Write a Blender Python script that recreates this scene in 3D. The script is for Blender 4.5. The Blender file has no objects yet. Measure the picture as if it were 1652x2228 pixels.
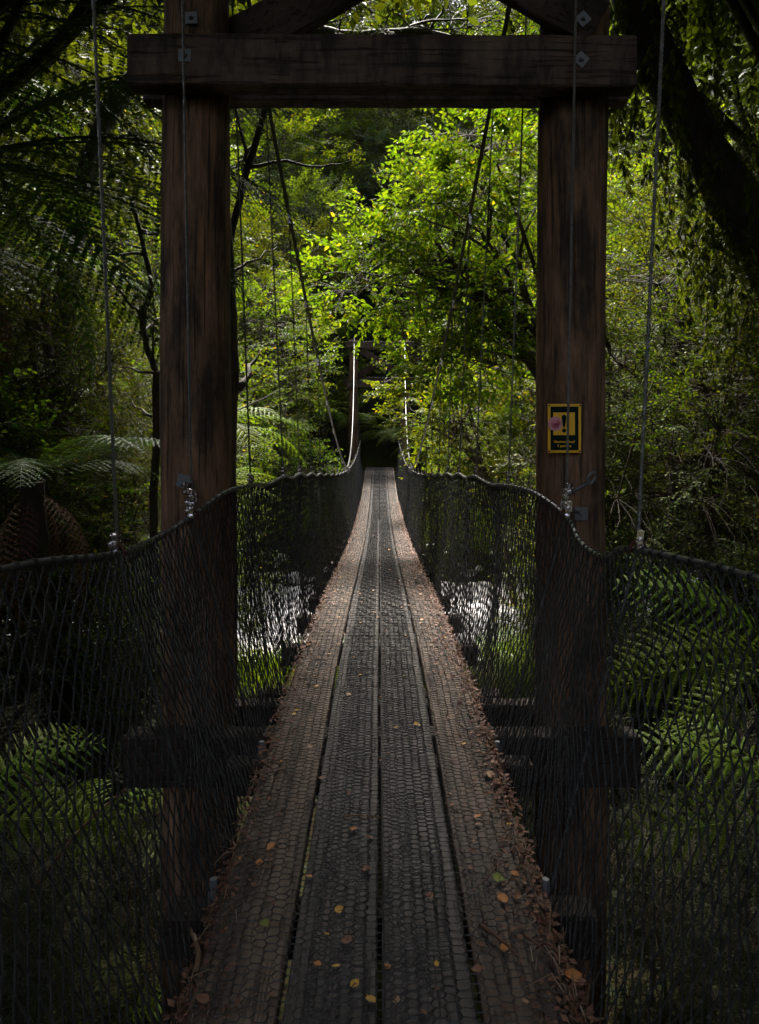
import bpy, math, random
import numpy as np
from mathutils import Vector, Matrix

R = random.Random(7)
NR = np.random.default_rng(11)
PI = math.pi
rad = math.radians
scene = bpy.context.scene
C = scene.collection

# ------------------------------------------------------------------ camera
CAMZ = 1.27
cam_d = bpy.data.cameras.new('camera')
cam = bpy.data.objects.new('camera', cam_d)
C.objects.link(cam)
cam.location = (0, 0, CAMZ)
cam.rotation_euler = (rad(90), 0, 0)
cam_d.sensor_fit = 'VERTICAL'
cam_d.sensor_height = 36
cam_d.sensor_width = 26.7
cam_d.lens = 24
cam_d.shift_y = -0.0781
cam_d.clip_start = 0.05
cam_d.clip_end = 600
scene.camera = cam

# ------------------------------------------------------------------ sky, sun, exposure
SUN_EL, SUN_AZ = 57, 350          # azimuth measured clockwise from +Y
w = bpy.data.worlds.new('World')
scene.world = w
w.use_nodes = True
nt = w.node_tree
for n in list(nt.nodes):
    nt.nodes.remove(n)
sky = nt.nodes.new('ShaderNodeTexSky')
sky.sky_type = 'NISHITA'
sky.sun_disc = False
sky.sun_elevation = rad(SUN_EL)
sky.sun_rotation = rad(SUN_AZ)
sky.dust_density = 4.0
sky.ozone_density = 0.6
bg = nt.nodes.new('ShaderNodeBackground')
bg.inputs[1].default_value = 0.09
wo = nt.nodes.new('ShaderNodeOutputWorld')
shs = nt.nodes.new('ShaderNodeHueSaturation')      # thin overcast: paler than a clear sky
shs.inputs['Saturation'].default_value = 0.5
nt.links.new(sky.outputs[0], shs.inputs['Color'])
nt.links.new(shs.outputs[0], bg.inputs[0])
nt.links.new(bg.outputs[0], wo.inputs[0])

sun_d = bpy.data.lights.new('sun', 'SUN')
sun_d.energy = 3.9
sun_d.angle = rad(14)
sun_d.color = (1.0, 0.95, 0.86)
sun = bpy.data.objects.new('sun', sun_d)
C.objects.link(sun)
sd = Vector((math.sin(rad(SUN_AZ)) * math.cos(rad(SUN_EL)), math.cos(rad(SUN_AZ)) * math.cos(rad(SUN_EL)), math.sin(rad(SUN_EL))))
sun.rotation_euler = sd.to_track_quat('Z', 'Y').to_euler()
sun.location = (0, 10, 40)

scene.view_settings.view_transform = 'Standard'
scene.view_settings.look = 'None'
scene.view_settings.gamma = 1
scene.view_settings.use_curve_mapping = False
scene.view_settings.exposure = 2.4
scene.render.engine = 'CYCLES'
scene.cycles.max_bounces = 4
scene.cycles.diffuse_bounces = 2
scene.cycles.glossy_bounces = 2
scene.cycles.transmission_bounces = 3
scene.cycles.transparent_max_bounces = 6
scene.cycles.use_adaptive_sampling = True
scene.cycles.adaptive_threshold = 0.03
scene.cycles.caustics_reflective = False
scene.cycles.caustics_refractive = False
scene.cycles.sample_clamp_indirect = 6


# ------------------------------------------------------------------ helpers
def at(px, py, Y):
    """world point seen at that place of the photograph (1652 px wide) at depth Y"""
    return np.array(((px - 826) / 1485 * Y, Y, CAMZ - (py - 940) / 1485 * Y))


class MB:
    def __init__(s):
        s.v, s.q, s.t, s.n = [], [], [], 0

    def add(s, v, quads=None, tris=None):
        v = np.asarray(v, dtype=np.float64).reshape(-1, 3)
        if quads is not None and len(quads):
            s.q.append(np.asarray(quads, dtype=np.int64).reshape(-1, 4) + s.n)
        if tris is not None and len(tris):
            s.t.append(np.asarray(tris, dtype=np.int64).reshape(-1, 3) + s.n)
        s.v.append(v)
        s.n += len(v)
        return s

    def arrays(s):
        v = np.concatenate(s.v) if s.v else np.zeros((0, 3))
        q = np.concatenate(s.q) if s.q else np.zeros((0, 4), dtype=np.int64)
        t = np.concatenate(s.t) if s.t else np.zeros((0, 3), dtype=np.int64)
        return v, q, t

    def box(s, x0, x1, y0, y1, z0, z1, M=None):
        v = np.array([(x, y, z) for x in (x0, x1) for y in (y0, y1) for z in (z0, z1)], dtype=float)
        if M is not None:
            A = np.array(M)
            v = v @ A[:3, :3].T + A[:3, 3]
        return s.add(v, [(0, 1, 3, 2), (4, 6, 7, 5), (0, 4, 5, 1), (2, 3, 7, 6), (0, 2, 6, 4), (1, 5, 7, 3)])

    def tube(s, pts, r, sides=8, cap=True, ring=None):
        P = np.asarray(pts, dtype=float)
        n = len(P)
        r = np.full(n, r, dtype=float) if np.isscalar(r) else np.asarray(r, dtype=float)
        T = np.gradient(P, axis=0)
        T /= np.linalg.norm(T, axis=1)[:, None] + 1e-12
        ref = np.array((0, 0, 1.0)) if abs(T[:, 2]).mean() < 0.8 else np.array((0, 1.0, 0))
        U = np.cross(T, ref)
        U /= np.linalg.norm(U, axis=1)[:, None] + 1e-12
        W = np.cross(U, T)
        a = np.arange(sides) / sides * 2 * PI
        V = P[:, None, :] + r[:, None, None] * (np.cos(a)[None, :, None] * U[:, None, :] + np.sin(a)[None, :, None] * W[:, None, :])
        i = np.arange(n - 1)[:, None] * sides
        j = np.arange(sides)[None, :]
        k = (j + 1) % sides
        Q = np.stack([i + j, i + k, i + sides + k, i + sides + j], axis=-1).reshape(-1, 4)
        V = V.reshape(-1, 3)
        tr = []
        if cap:
            V = np.concatenate([V, P[:1], P[-1:]])
            c0, c1 = n * sides, n * sides + 1
            for b in range(sides):
                tr.append((c0, (b + 1) % sides, b))
                tr.append((c1, (n - 1) * sides + b, (n - 1) * sides + (b + 1) % sides))
        return s.add(V, Q, tr)

    def edges(s, A, B, r, sides=3):
        A = np.asarray(A, float); B = np.asarray(B, float)
        n = len(A)
        if n == 0:
            return s
        r = np.full(n, r) if np.isscalar(r) else r
        T = B - A
        T /= np.linalg.norm(T, axis=1)[:, None] + 1e-12
        ref = np.where(np.abs(T[:, 2:3]) < 0.8, np.array([[0, 0, 1.0]]), np.array([[0, 1.0, 0]]))
        U = np.cross(T, ref); U /= np.linalg.norm(U, axis=1)[:, None] + 1e-12
        W = np.cross(U, T)
        a = np.arange(sides) / sides * 2 * PI + PI / 2
        off = r[:, None, None] * (np.cos(a)[None, :, None] * U[:, None, :] + np.sin(a)[None, :, None] * W[:, None, :])
        V = np.concatenate([A[:, None, :] + off, B[:, None, :] + off], axis=1).reshape(-1, 3)
        i = np.arange(n)[:, None] * (2 * sides)
        j = np.arange(sides)[None, :]; k = (j + 1) % sides
        Q = np.stack([i + j, i + k, i + sides + k, i + sides + j], axis=-1).reshape(-1, 4)
        return s.add(V, Q)

    def mesh(s, name, mat, smooth=False):
        v, q, t = s.arrays()
        me = bpy.data.meshes.new(name)
        nq, ntr = len(q), len(t)
        me.vertices.add(len(v))
        me.vertices.foreach_set('co', v.astype(np.float32).ravel())
        me.loops.add(nq * 4 + ntr * 3)
        me.loops.foreach_set('vertex_index', np.concatenate([q.ravel(), t.ravel()]).astype(np.int32))
        me.polygons.add(nq + ntr)
        me.polygons.foreach_set('loop_start', np.concatenate([np.arange(nq) * 4, nq * 4 + np.arange(ntr) * 3]).astype(np.int32))
        me.polygons.foreach_set('use_smooth', np.full(nq + ntr, smooth, dtype=bool))
        me.update(calc_edges=True)
        if mat:
            me.materials.append(mat)
        return me

    def build(s, name, mat, parent=None, smooth=False, loc=None, mod=None):
        return obj(name, s.mesh(name, mat, smooth), parent, loc)


def obj(name, me, parent=None, loc=None, rot=None, scale=None):
    o = bpy.data.objects.new(name, me)
    C.objects.link(o)
    if parent:
        o.parent = parent
    if loc is not None:
        o.location = loc
    if rot is not None:
        o.rotation_euler = rot
    if scale is not None:
        o.scale = (scale,) * 3 if np.isscalar(scale) else scale
    return o


def tag(o, label=None, cat=None, group=None, kind=None):
    if label: o['label'] = label
    if cat: o['category'] = cat
    if group: o['group'] = group
    if kind: o['kind'] = kind
    return o


def thing(name, label, cat, loc=(0, 0, 0), rotz=0, group=None):
    o = bpy.data.objects.new(name, None)
    C.objects.link(o)
    o.location = loc
    o.rotation_euler = (0, 0, rotz)
    o.empty_display_size = 0.1
    return tag(o, label, cat, group)


def dup(o, parent=None):
    c = o.copy()
    C.objects.link(c)
    if parent:
        c.parent = parent
        c.matrix_parent_inverse.identity()
    for ch in list(o.children):
        dup(ch, c)
    return c


def bevel(o, wdt=0.006, seg=2):
    m = o.modifiers.new('b', 'BEVEL'); m.width = wdt; m.segments = seg; m.limit_method = 'ANGLE'
    return o


def catmull(pts, n):
    P = np.asarray(pts, float)
    P = np.concatenate([2 * P[:1] - P[1:2], P, 2 * P[-1:] - P[-2:-1]])
    m = len(P) - 3
    u = np.linspace(0, m, n); u[-1] -= 1e-9
    i = u.astype(int); f = (u - i)[:, None]
    a, b, c, d = P[i], P[i + 1], P[i + 2], P[i + 3]
    return 0.5 * (2 * b + (c - a) * f + (2 * a - 5 * b + 4 * c - d) * f ** 2 + (3 * b - a - 3 * c + d) * f ** 3)


def interp1(xs, ys, x, n=400):
    P = catmull(np.stack([xs, ys], 1), n)
    return np.interp(x, P[:, 0], P[:, 1])


# ------------------------------------------------------------------ materials
class MT:
    def __init__(s, name):
        s.m = bpy.data.materials.new(name)
        s.m.use_nodes = True
        s.t = s.m.node_tree
        for n in list(s.t.nodes):
            s.t.nodes.remove(n)
        s.out = s.t.nodes.new('ShaderNodeOutputMaterial')

    def n(s, kind, **kw):
        d = s.t.nodes.new('ShaderNode' + kind)
        for k, v in kw.items():
            if k.startswith('i_'):
                key = k[2:]
                key = int(key) if key.isdigit() else key
                d.inputs[key].default_value = v
            else:
                setattr(d, k, v)
        return d

    def l(s, a, b):
        s.t.links.new(a, b)

    def ramp(s, src, stops, interp='LINEAR'):
        r = s.n('ValToRGB')
        r.color_ramp.interpolation = interp
        e = r.color_ramp.elements
        while len(e) < len(stops):
            e.new(0.5)
        for el, (p, c) in zip(e, stops):
            el.position = p
            el.color = (*c, 1) if len(c) == 3 else c
        s.l(src, r.inputs[0])
        return r.outputs[0]

    def coords(s, scale=(1, 1, 1), rot=(0, 0, 0)):
        tc = s.n('TexCoord'); mp = s.n('Mapping')
        mp.inputs['Scale'].default_value = scale
        mp.inputs['Rotation'].default_value = rot
        s.l(tc.outputs['Object'], mp.inputs[0])
        return mp.outputs[0]

    def noise(s, vec, scale, detail=4, rough=0.6, dist=0):
        nz = s.n('TexNoise')
        nz.inputs['Scale'].default_value = scale
        nz.inputs['Detail'].default_value = detail
        nz.inputs['Roughness'].default_value = rough
        nz.inputs['Distortion'].default_value = dist
        if vec is not None: s.l(vec, nz.inputs['Vector'])
        return nz.outputs['Fac']

    def mul(s, a, b, op='MULTIPLY'):
        m = s.n('Math', operation=op)
        for i, x in enumerate((a, b)):
            if isinstance(x, (int, float)): m.inputs[i].default_value = x
            else: s.l(x, m.inputs[i])
        return m.outputs[0]

    def mix(s, fac, a, b, typ='MIX'):
        m = s.n('MixRGB', blend_type=typ)
        for i, x in enumerate((fac, a, b)):
            if isinstance(x, (int, float)): m.inputs[i].default_value = x
            elif isinstance(x, tuple): m.inputs[i].default_value = (*x, 1)
            else: s.l(x, m.inputs[i])
        return m.outputs[0]

    def bump(s, h, strength=0.5, dist=0.01):
        b = s.n('Bump')
        b.inputs['Strength'].default_value = strength
        b.inputs['Distance'].default_value = dist
        s.l(h, b.inputs['Height'])
        return b.outputs[0]

    def pbr(s, col, rough=0.6, metal=0, normal=None, spec=0.5):
        p = s.n('BsdfPrincipled')
        for key, x in (('Base Color', col), ('Roughness', rough), ('Metallic', metal), ('Specular IOR Level', spec)):
            if isinstance(x, (int, float)): p.inputs[key].default_value = x
            elif isinstance(x, tuple): p.inputs[key].default_value = (*x, 1)
            else: s.l(x, p.inputs[key])
        if normal is not None:
            s.l(normal, p.inputs['Normal'])
        return p.outputs[0]

    def done(s, sh):
        s.l(sh, s.out.inputs[0])
        return s.m


def wood(name, c0, c1, grain=(14, 14, 1.2), blot=2.0, rough=0.75, dark=(0.018, 0.013, 0.010), bumpd=0.006, moss=False, bs=None, knots=0):
    m = MT(name)
    g = m.coords(grain)
    n1 = m.noise(g, 3.0, 6, 0.65, 0.4)
    col = m.ramp(n1, [(0.25, c0), (0.75, c1)])
    g2 = m.coords(bs or tuple(x * 0.35 for x in grain))
    n2 = m.noise(g2, blot, 4, 0.7)
    f = m.ramp(n2, [(0.42, (0, 0, 0)), (0.62, (1, 1, 1))])
    f2 = m.mul(f, 0.85)
    col = m.mix(f2, col, dark)
    # fine dark checks running with the grain
    g3 = m.coords(tuple(x * (2.4 if x > 2 else .55) for x in grain))
    n3 = m.noise(g3, 4.0, 3, 0.5, 0.2)
    crack = m.ramp(n3, [(0.36, (1, 1, 1)), (0.42, (0, 0, 0))])
    col = m.mix(m.mul(crack, 0.75), col, dark)
    if knots:
        vo = m.n('TexVoronoi'); vo.inputs['Scale'].default_value = knots
        m.l(m.coords((1, 1, .55)), vo.inputs['Vector'])
        kd = m.mul(vo.outputs['Distance'], m.mul(m.noise(m.coords((1, 1, 1)), 30, 3), .25), 'ADD')
        kf = m.ramp(kd, [(0.19, (1, 1, 1)), (0.27, (0, 0, 0))])
        col = m.mix(m.mul(kf, .8), col, dark)
    # worn paler patches
    wp = m.ramp(m.noise(m.coords((2.2, 2.2, 1.1)), 1.7, 4, 0.6), [(0.55, (0, 0, 0)), (0.75, (1, 1, 1))])
    col = m.mix(m.mul(wp, .35), col, tuple(min(1, x * 1.5) for x in c1))
    if moss:
        nm = m.noise(m.coords((1, 1, 1)), 5.0, 5, 0.7)
        fm = m.ramp(nm, [(0.5, (0, 0, 0)), (0.64, (1, 1, 1))])
        col = m.mix(m.mul(fm, 0.6), col, (0.035, 0.045, 0.015))
    h = m.mul(n1, m.mul(crack, -1.5), 'ADD')
    return m.done(m.pbr(col, rough, 0, m.bump(h, 0.7, bumpd), 0.3))


def leafmat(name, stops, trans=0.4, rough=0.42, tcol=(1.36, 1.24, 0.42), var=0.35, spec=0.5):
    m = MT(name)
    geo = m.n('NewGeometry')
    col = m.ramp(geo.outputs['Random Per Island'], stops)
    oi = m.n('ObjectInfo')
    hs = m.n('HueSaturation')
    m.l(col, hs.inputs['Color'])
    m.l(m.mul(m.mul(oi.outputs['Random'], var), 1 - var / 2, 'ADD'), hs.inputs['Value'])
    m.l(m.mul(m.mul(oi.outputs['Random'], 0.035), 0.4825, 'ADD'), hs.inputs['Hue'])
    col = hs.outputs[0]
    tc = m.mix(1.0, col, tcol, 'MULTIPLY')
    p = m.pbr(col, rough, 0, None, spec)
    tr = m.n('BsdfTranslucent')
    m.l(tc, tr.inputs[0])
    mx = m.n('MixShader')
    mx.inputs[0].default_value = trans
    m.l(p, mx.inputs[1]); m.l(tr.outputs[0], mx.inputs[2])
    return m.done(mx.outputs[0])


def plain(name, col, rough=0.5, metal=0.0, spec=0.5, nscale=None, ncol=None, bumpd=0):
    m = MT(name)
    c = col; nb = None
    if nscale:
        nz = m.noise(m.coords((1, 1, 1)), nscale, 5, 0.65)
        c = m.ramp(nz, [(0.3, col), (0.7, ncol or tuple(x * 0.5 for x in col))])
        if bumpd: nb = m.bump(nz, 0.5, bumpd)
    return m.done(m.pbr(c, rough, metal, nb, spec))


M = {}
M['post'] = wood('weathered_log', (0.075, 0.042, 0.026), (0.31, 0.175, 0.105), grain=(9, 9, 0.9), blot=3.0, bs=(3.2, 3.2, .8), knots=3.4)
M['beam'] = wood('dark_beam', (0.05, 0.034, 0.026), (0.15, 0.10, 0.072), grain=(1.2, 9, 7), blot=3.0, dark=(0.012, 0.009, 0.008), bs=(3.4, 3, .9))
M['brace'] = wood('dark_brace', (0.03, 0.018, 0.014), (0.075, 0.045, 0.032), grain=(3, 8, 5), blot=3.0, dark=(0.010, 0.008, 0.007))
M['board'] = wood('deck_board', (0.075, 0.052, 0.037), (0.185, 0.130, 0.093), grain=(14, 1.0, 14), blot=2.6, dark=(0.035, 0.024, 0.02), bumpd=0.003, rough=0.62)
M['board_mid'] = wood('deck_board_dark', (0.042, 0.036, 0.034), (0.10, 0.082, 0.073), grain=(14, 1.0, 14), blot=2.6, dark=(0.026, 0.021, 0.02), bumpd=0.003, rough=0.55)
M['bearer'] = wood('bearer_timber', (0.018, 0.012, 0.009), (0.045, 0.03, 0.022), grain=(1.5, 8, 8))
M['bark'] = wood('tree_bark', (0.04, 0.03, 0.022), (0.12, 0.09, 0.06), grain=(5, 5, 2), blot=3, moss=True, bumpd=0.02)
M['bark_dark'] = wood('dark_mossy_bark', (0.02, 0.016, 0.012), (0.06, 0.045, 0.03), grain=(4, 4, 2), blot=3, moss=True, bumpd=0.03)
M['twig'] = plain('twig_bark', (0.13, 0.095, 0.065), 0.7, nscale=20, ncol=(0.06, 0.04, 0.028))
M['wire'] = plain('galvanised_wire', (0.085, 0.083, 0.085), 0.6, 0.3, 0.3, nscale=30, ncol=(0.03, 0.027, 0.026))
M['wire_dark'] = plain('old_wire', (0.06, 0.06, 0.062), 0.6, 0.3, 0.3, nscale=25, ncol=(0.035, 0.03, 0.03))
M['net'] = plain('black_netting_cord', (0.024, 0.0235, 0.0255), 0.5, 0, 0.5, nscale=40, ncol=(0.011, 0.011, 0.012))
M['cable'] = plain('steel_cable', (0.30, 0.30, 0.31), 0.38, 0.75, nscale=60, ncol=(0.15, 0.145, 0.14))
M['cable_dark'] = plain('greased_steel_cable', (0.13, 0.13, 0.135), 0.4, 0.6, nscale=30, ncol=(0.06, 0.06, 0.06))
M['galv'] = plain('galvanised_plate', (0.20, 0.21, 0.225), 0.6, 0.5, nscale=14, ncol=(0.11, 0.115, 0.12), bumpd=0.001)
M['clip'] = plain('shiny_clip', (0.75, 0.70, 0.74), 0.22, 0.95)
M['rust'] = plain('rusty_loop', (0.10, 0.035, 0.02), 0.8, 0.2, nscale=30, ncol=(0.05, 0.02, 0.012))
M['rope'] = plain('sheathed_rope', (0.09, 0.09, 0.10), 0.45, 0.2, nscale=50, ncol=(0.05, 0.05, 0.055))
M['yellow'] = plain('sign_yellow', (0.95, 0.52, 0.01), 0.5, nscale=60, ncol=(0.88, 0.45, 0.01))
M['signdark'] = plain('sign_dark_green', (0.004, 0.018, 0.015), 0.8, 0, 0.1)
M['pink'] = plain('pink_rubber', (0.72, 0.33, 0.37), 0.4, nscale=60, ncol=(0.58, 0.22, 0.27))
M['pinkdark'] = plain('pink_rubber_deep', (0.55, 0.14, 0.20), 0.4, nscale=60, ncol=(0.45, 0.10, 0.15))
M['nail'] = plain('rusty_nail', (0.03, 0.018, 0.012), 0.7, 0.3)

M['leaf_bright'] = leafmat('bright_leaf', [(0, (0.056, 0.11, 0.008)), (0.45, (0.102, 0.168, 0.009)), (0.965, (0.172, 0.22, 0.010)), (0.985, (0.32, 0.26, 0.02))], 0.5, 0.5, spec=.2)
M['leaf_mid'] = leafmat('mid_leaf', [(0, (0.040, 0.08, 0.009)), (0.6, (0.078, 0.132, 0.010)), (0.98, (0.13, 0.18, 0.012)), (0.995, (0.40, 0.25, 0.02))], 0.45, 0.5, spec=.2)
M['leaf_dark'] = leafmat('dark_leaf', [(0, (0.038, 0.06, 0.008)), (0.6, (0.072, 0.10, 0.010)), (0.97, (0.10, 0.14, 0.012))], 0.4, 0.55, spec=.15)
M['leaf_small'] = leafmat('small_leaf', [(0, (0.032, 0.058, 0.008)), (0.5, (0.07, 0.105, 0.010)), (0.96, (0.13, 0.15, 0.015))], 0.42, 0.6, spec=.15)
M['leaf_shade'] = leafmat('shade_darkened_leaf', [(0, (0.007, 0.012, 0.004)), (1, (0.018, 0.032, 0.006))], 0.2, 0.6, spec=.1)  # leaf copy with the shade put into its near-black colour
M['leaf_grey'] = leafmat('grey_green_leaf', [(0, (0.045, 0.075, 0.045)), (0.6, (0.08, 0.12, 0.065)), (0.97, (0.12, 0.16, 0.08))], 0.3, 0.6, (1.1, 1.1, 0.8))
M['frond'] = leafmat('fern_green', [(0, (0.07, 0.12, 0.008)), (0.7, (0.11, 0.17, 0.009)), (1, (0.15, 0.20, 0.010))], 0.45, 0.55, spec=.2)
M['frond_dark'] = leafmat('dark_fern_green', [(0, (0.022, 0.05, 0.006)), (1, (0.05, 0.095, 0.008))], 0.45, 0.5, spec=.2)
M['frond_dead'] = leafmat('dead_frond_brown', [(0, (0.07, 0.035, 0.02)), (1, (0.14, 0.07, 0.035))], 0.2, 0.8, (1.2, 1, 0.8))
M['litter'] = leafmat('leaf_litter', [(0, (0.06, 0.028, 0.018)), (0.6, (0.14, 0.06, 0.035)), (1, (0.22, 0.11, 0.06))], 0.1, 0.7, (1.2, 1, 0.8))
M['deadtwig'] = leafmat('dead_twig', [(0, (0.05, 0.028, 0.018)), (.6, (0.12, 0.07, 0.045)), (.9, (0.2, 0.13, 0.09)), (1, (0.33, 0.25, 0.19))], 0.0, 0.75, spec=.2)
M['stem'] = plain('fern_stem', (0.05, 0.045, 0.02), 0.6)


# ------------------------------------------------------------------ terrain
def deck_z(y):
    return interp1([-4, 0, 1.5, 2.97, 4, 5.2, 6.94, 9, 10.9, 13, 15.5, 17.7, 19.6, 21, 22, 26],
                   [-.25, -.12, -.055, .0, -.005, -.06, -.18, -.32, -.41, -.46, -.42, -.29, -.11, .03, .07, .07], y)


WATER = -2.25


def ground_z(x, y):
    x = np.asarray(x, float); y = np.asarray(y, float)
    yy = y - 0.18 * x * np.clip(np.abs(x) / 6, 0, 1)          # the river bends a little
    prof = interp1([-60, -20, -6, 0, 4, 6.5, 8.6, 10.0, 10.8, 13, 15.3, 16.4, 18.5, 22, 25, 32, 45, 70, 120],
                   [8, 1.5, -.32, -.75, -1.75, -1.45, -1.7, -2.05, -2.42, -2.6, -2.42, -1.9, -1.1, -.1, .5, 5, 19, 42, 60], yy, 1500)
    ax = np.abs(x)
    near = 1 / (1 + np.exp((yy - 9.3) * 1.6))
    far = 1 / (1 + np.exp(-(yy - 17.5) * 1.1))
    side = np.clip(ax - 2.6, 0, None)
    rise = side * 0.42 + np.clip(ax - 7, 0, None) * 0.45
    rise = np.minimum(rise, 14)
    z = prof + rise * (near * (1 + .35 * (x > 0)) + far * 0.6)
    z += 0.10 * np.sin(x * 1.7 + y * .9) * np.cos(y * 1.3 - x * .6) * np.clip(1 - .6 * ((yy > 10.3) & (yy < 16)), .2, 1)
    return z


def grid(xs, ys, fz):
    X, Y = np.meshgrid(xs, ys)
    Z = fz(X, Y)
    V = np.stack([X, Y, Z], -1).reshape(-1, 3)
    nx, ny = len(xs), len(ys)
    i = np.arange(ny - 1)[:, None] * nx + np.arange(nx - 1)[None, :]
    Q = np.stack([i, i + 1, i + nx + 1, i + nx], -1).reshape(-1, 4)
    return V, Q


m = MT('forest_floor')
v = m.coords((1, 1, 1))
n1 = m.noise(v, 1.3, 6, 0.7); n2 = m.noise(v, 22, 5, 0.7)
c = m.ramp(n1, [(0.35, (0.022, 0.017, 0.011)), (0.5, (0.02, 0.024, 0.009)), (0.68, (0.018, 0.03, 0.008))])
c = m.mix(m.ramp(n2, [(0.45, (0, 0, 0)), (0.65, (1, 1, 1))]), c, (0.03, 0.02, 0.013))
M['floor'] = m.done(m.pbr(c, 1.0, 0, m.bump(n2, 0.8, 0.05), 0.0))
xs = np.concatenate([np.linspace(-160, -14, 24)[:-1], np.linspace(-14, 14, 113), np.linspace(14, 160, 24)[1:]])
ys = np.concatenate([np.linspace(-70, -6, 18)[:-1], np.linspace(-6, 30, 150), np.linspace(30, 160, 40)[1:]])
V, Q = grid(xs, ys, ground_z)
g = MB().add(V, Q).build('ground', M['floor'], smooth=True)
tag(g, kind='structure')

# river: rippled sheet with pale stones in and beside it
m = MT('river_water')
v = m.coords((1, 1.0, 1))
n1 = m.noise(v, 3.5, 5, 0.7, 0.6); n2 = m.noise(v, 14, 4, 0.6, 0.5)
h = m.mul(n1, m.mul(n2, 0.45), 'ADD')
foam_glitter = m.ramp(m.noise(m.coords((0.8, 2.2, 1)), 3.2, 8, 0.75, 1.0), [(0.42, (0.08, 0.08, 0.075)), (0.56, (0.75, 0.73, 0.76))])  # white water, with sky glitter also put into the pale colour
M['water'] = m.done(m.pbr(foam_glitter, 0.16, 0, m.bump(h, 1.0, 0.16), 0.8))
xs = np.linspace(-60, 60, 121); ys = np.linspace(9.0, 17.5, 30)
V, Q = grid(xs, ys, lambda X, Y: np.full_like(X, WATER))
V[:, 1] += 0.18 * V[:, 0] * np.clip(np.abs(V[:, 0]) / 6, 0, 1)
tag(MB().add(V, Q).build('river_water', M['water']), kind='structure')


def ico():
    t = (1 + 5 ** .5) / 2
    v = np.array([(-1, t, 0), (1, t, 0), (-1, -t, 0), (1, -t, 0), (0, -1, t), (0, 1, t), (0, -1, -t), (0, 1, -t), (t, 0, -1), (t, 0, 1), (-t, 0, -1), (-t, 0, 1)], float)
    v /= np.linalg.norm(v[0])
    f = [(0, 11, 5), (0, 5, 1), (0, 1, 7), (0, 7, 10), (0, 10, 11), (1, 5, 9), (5, 11, 4), (11, 10, 2), (10, 7, 6), (7, 1, 8), (3, 9, 4), (3, 4, 2), (3, 2, 6), (3, 6, 8), (3, 8, 9), (4, 9, 5), (2, 4, 11), (6, 2, 10), (8, 6, 7), (9, 8, 1)]
    return v, np.array(f)


IV, IF = ico()
mb = MB()
for k in range(2600):
    side = R.random()
    x = R.uniform(-9, 9)
    u = R.choice([R.gauss(10.8, .5), R.gauss(15.2, .6), R.uniform(10.5, 15.6), R.uniform(12.5, 15.8)])
    y = u + .18 * x * min(abs(x) / 6, 1)
    s = min(0.42, 0.05 + abs(R.gauss(0, .085)))
    zz = max(float(ground_z(x, y)), WATER - s * .35)
    v = IV * np.array((s * R.uniform(.8, 1.5), s * R.uniform(.8, 1.3), s * R.uniform(.4, .75))) * (1 + NR.uniform(-.14, .14, (12, 1)))
    a = R.uniform(0, 6.3); ca, sa = math.cos(a), math.sin(a)
    v = v @ np.array([(ca, sa, 0), (-sa, ca, 0), (0, 0, 1)]) + (x, y, zz + s * .12)
    mb.add(v, tris=IF)
m = MT('river_stone')
geo = m.n('NewGeometry')
c = m.ramp(geo.outputs['Random Per Island'], [(0, (0.38, 0.35, 0.35)), (0.6, (0.55, 0.52, 0.53)), (1, (0.72, 0.70, 0.72))])
M['stone'] = m.done(m.pbr(c, 0.45, 0, m.bump(m.noise(m.coords(), 18, 4), 0.4, 0.02), 0.5))
tag(mb.build('river_stones', M['stone'], smooth=True), 'pale grey stones along the shallow river under the bridge', 'stones', kind='stuff')


# ------------------------------------------------------------------ bridge: towers
def log_post(name, x, y, z0, z1, r0, r1, lean, mat, parent, seed):
    """round log, slightly uneven, tapered"""
    rn = np.random.default_rng(seed)
    nz, ns = 46, 28
    ph = rn.uniform(0, 6.3, 12)
    zs = np.linspace(z0, z1, nz)
    a = np.arange(ns) / ns * 2 * PI
    V = []
    for i, z in enumerate(zs):
        t = (z - z0) / (z1 - z0)
        r = r0 + (r1 - r0) * t
        rr = r * (1 + .018 * np.sin(2 * a + ph[0] + z * .7) + .012 * np.sin(3 * a + ph[1] - z * 1.1) + .008 * np.sin(7 * a + ph[2] + z * .4)
                  + .012 * math.sin(z * 2.1 + ph[3]) + .008 * math.sin(z * 5.3 + ph[4]) + rn.uniform(-.006, .006, ns))
        cx = x + lean * (z - 1.2) + .008 * math.sin(z * 1.3 + ph[5])
        V.append(np.stack([cx + rr * np.cos(a), y + rr * np.sin(a), np.full(ns, z)], -1))
    V = np.concatenate(V)
    i = np.arange(nz - 1)[:, None] * ns; j = np.arange(ns)[None, :]; k = (j + 1) % ns
    Q = np.stack([i + j, i + k, i + ns + k, i + ns + j], -1).reshape(-1, 4)
    b = MB().add(V, Q)
    top = [(nz * ns, (nz - 1) * ns + q, (nz - 1) * ns + (q + 1) % ns) for q in range(ns)]
    v, q, t = b.arrays()
    b2 = MB().add(np.concatenate([v, [(x + lean * (z1 - 1.2), y, z1 + .01)]]), q, top)
    return b2.build(name, mat, parent, smooth=True)


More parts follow.
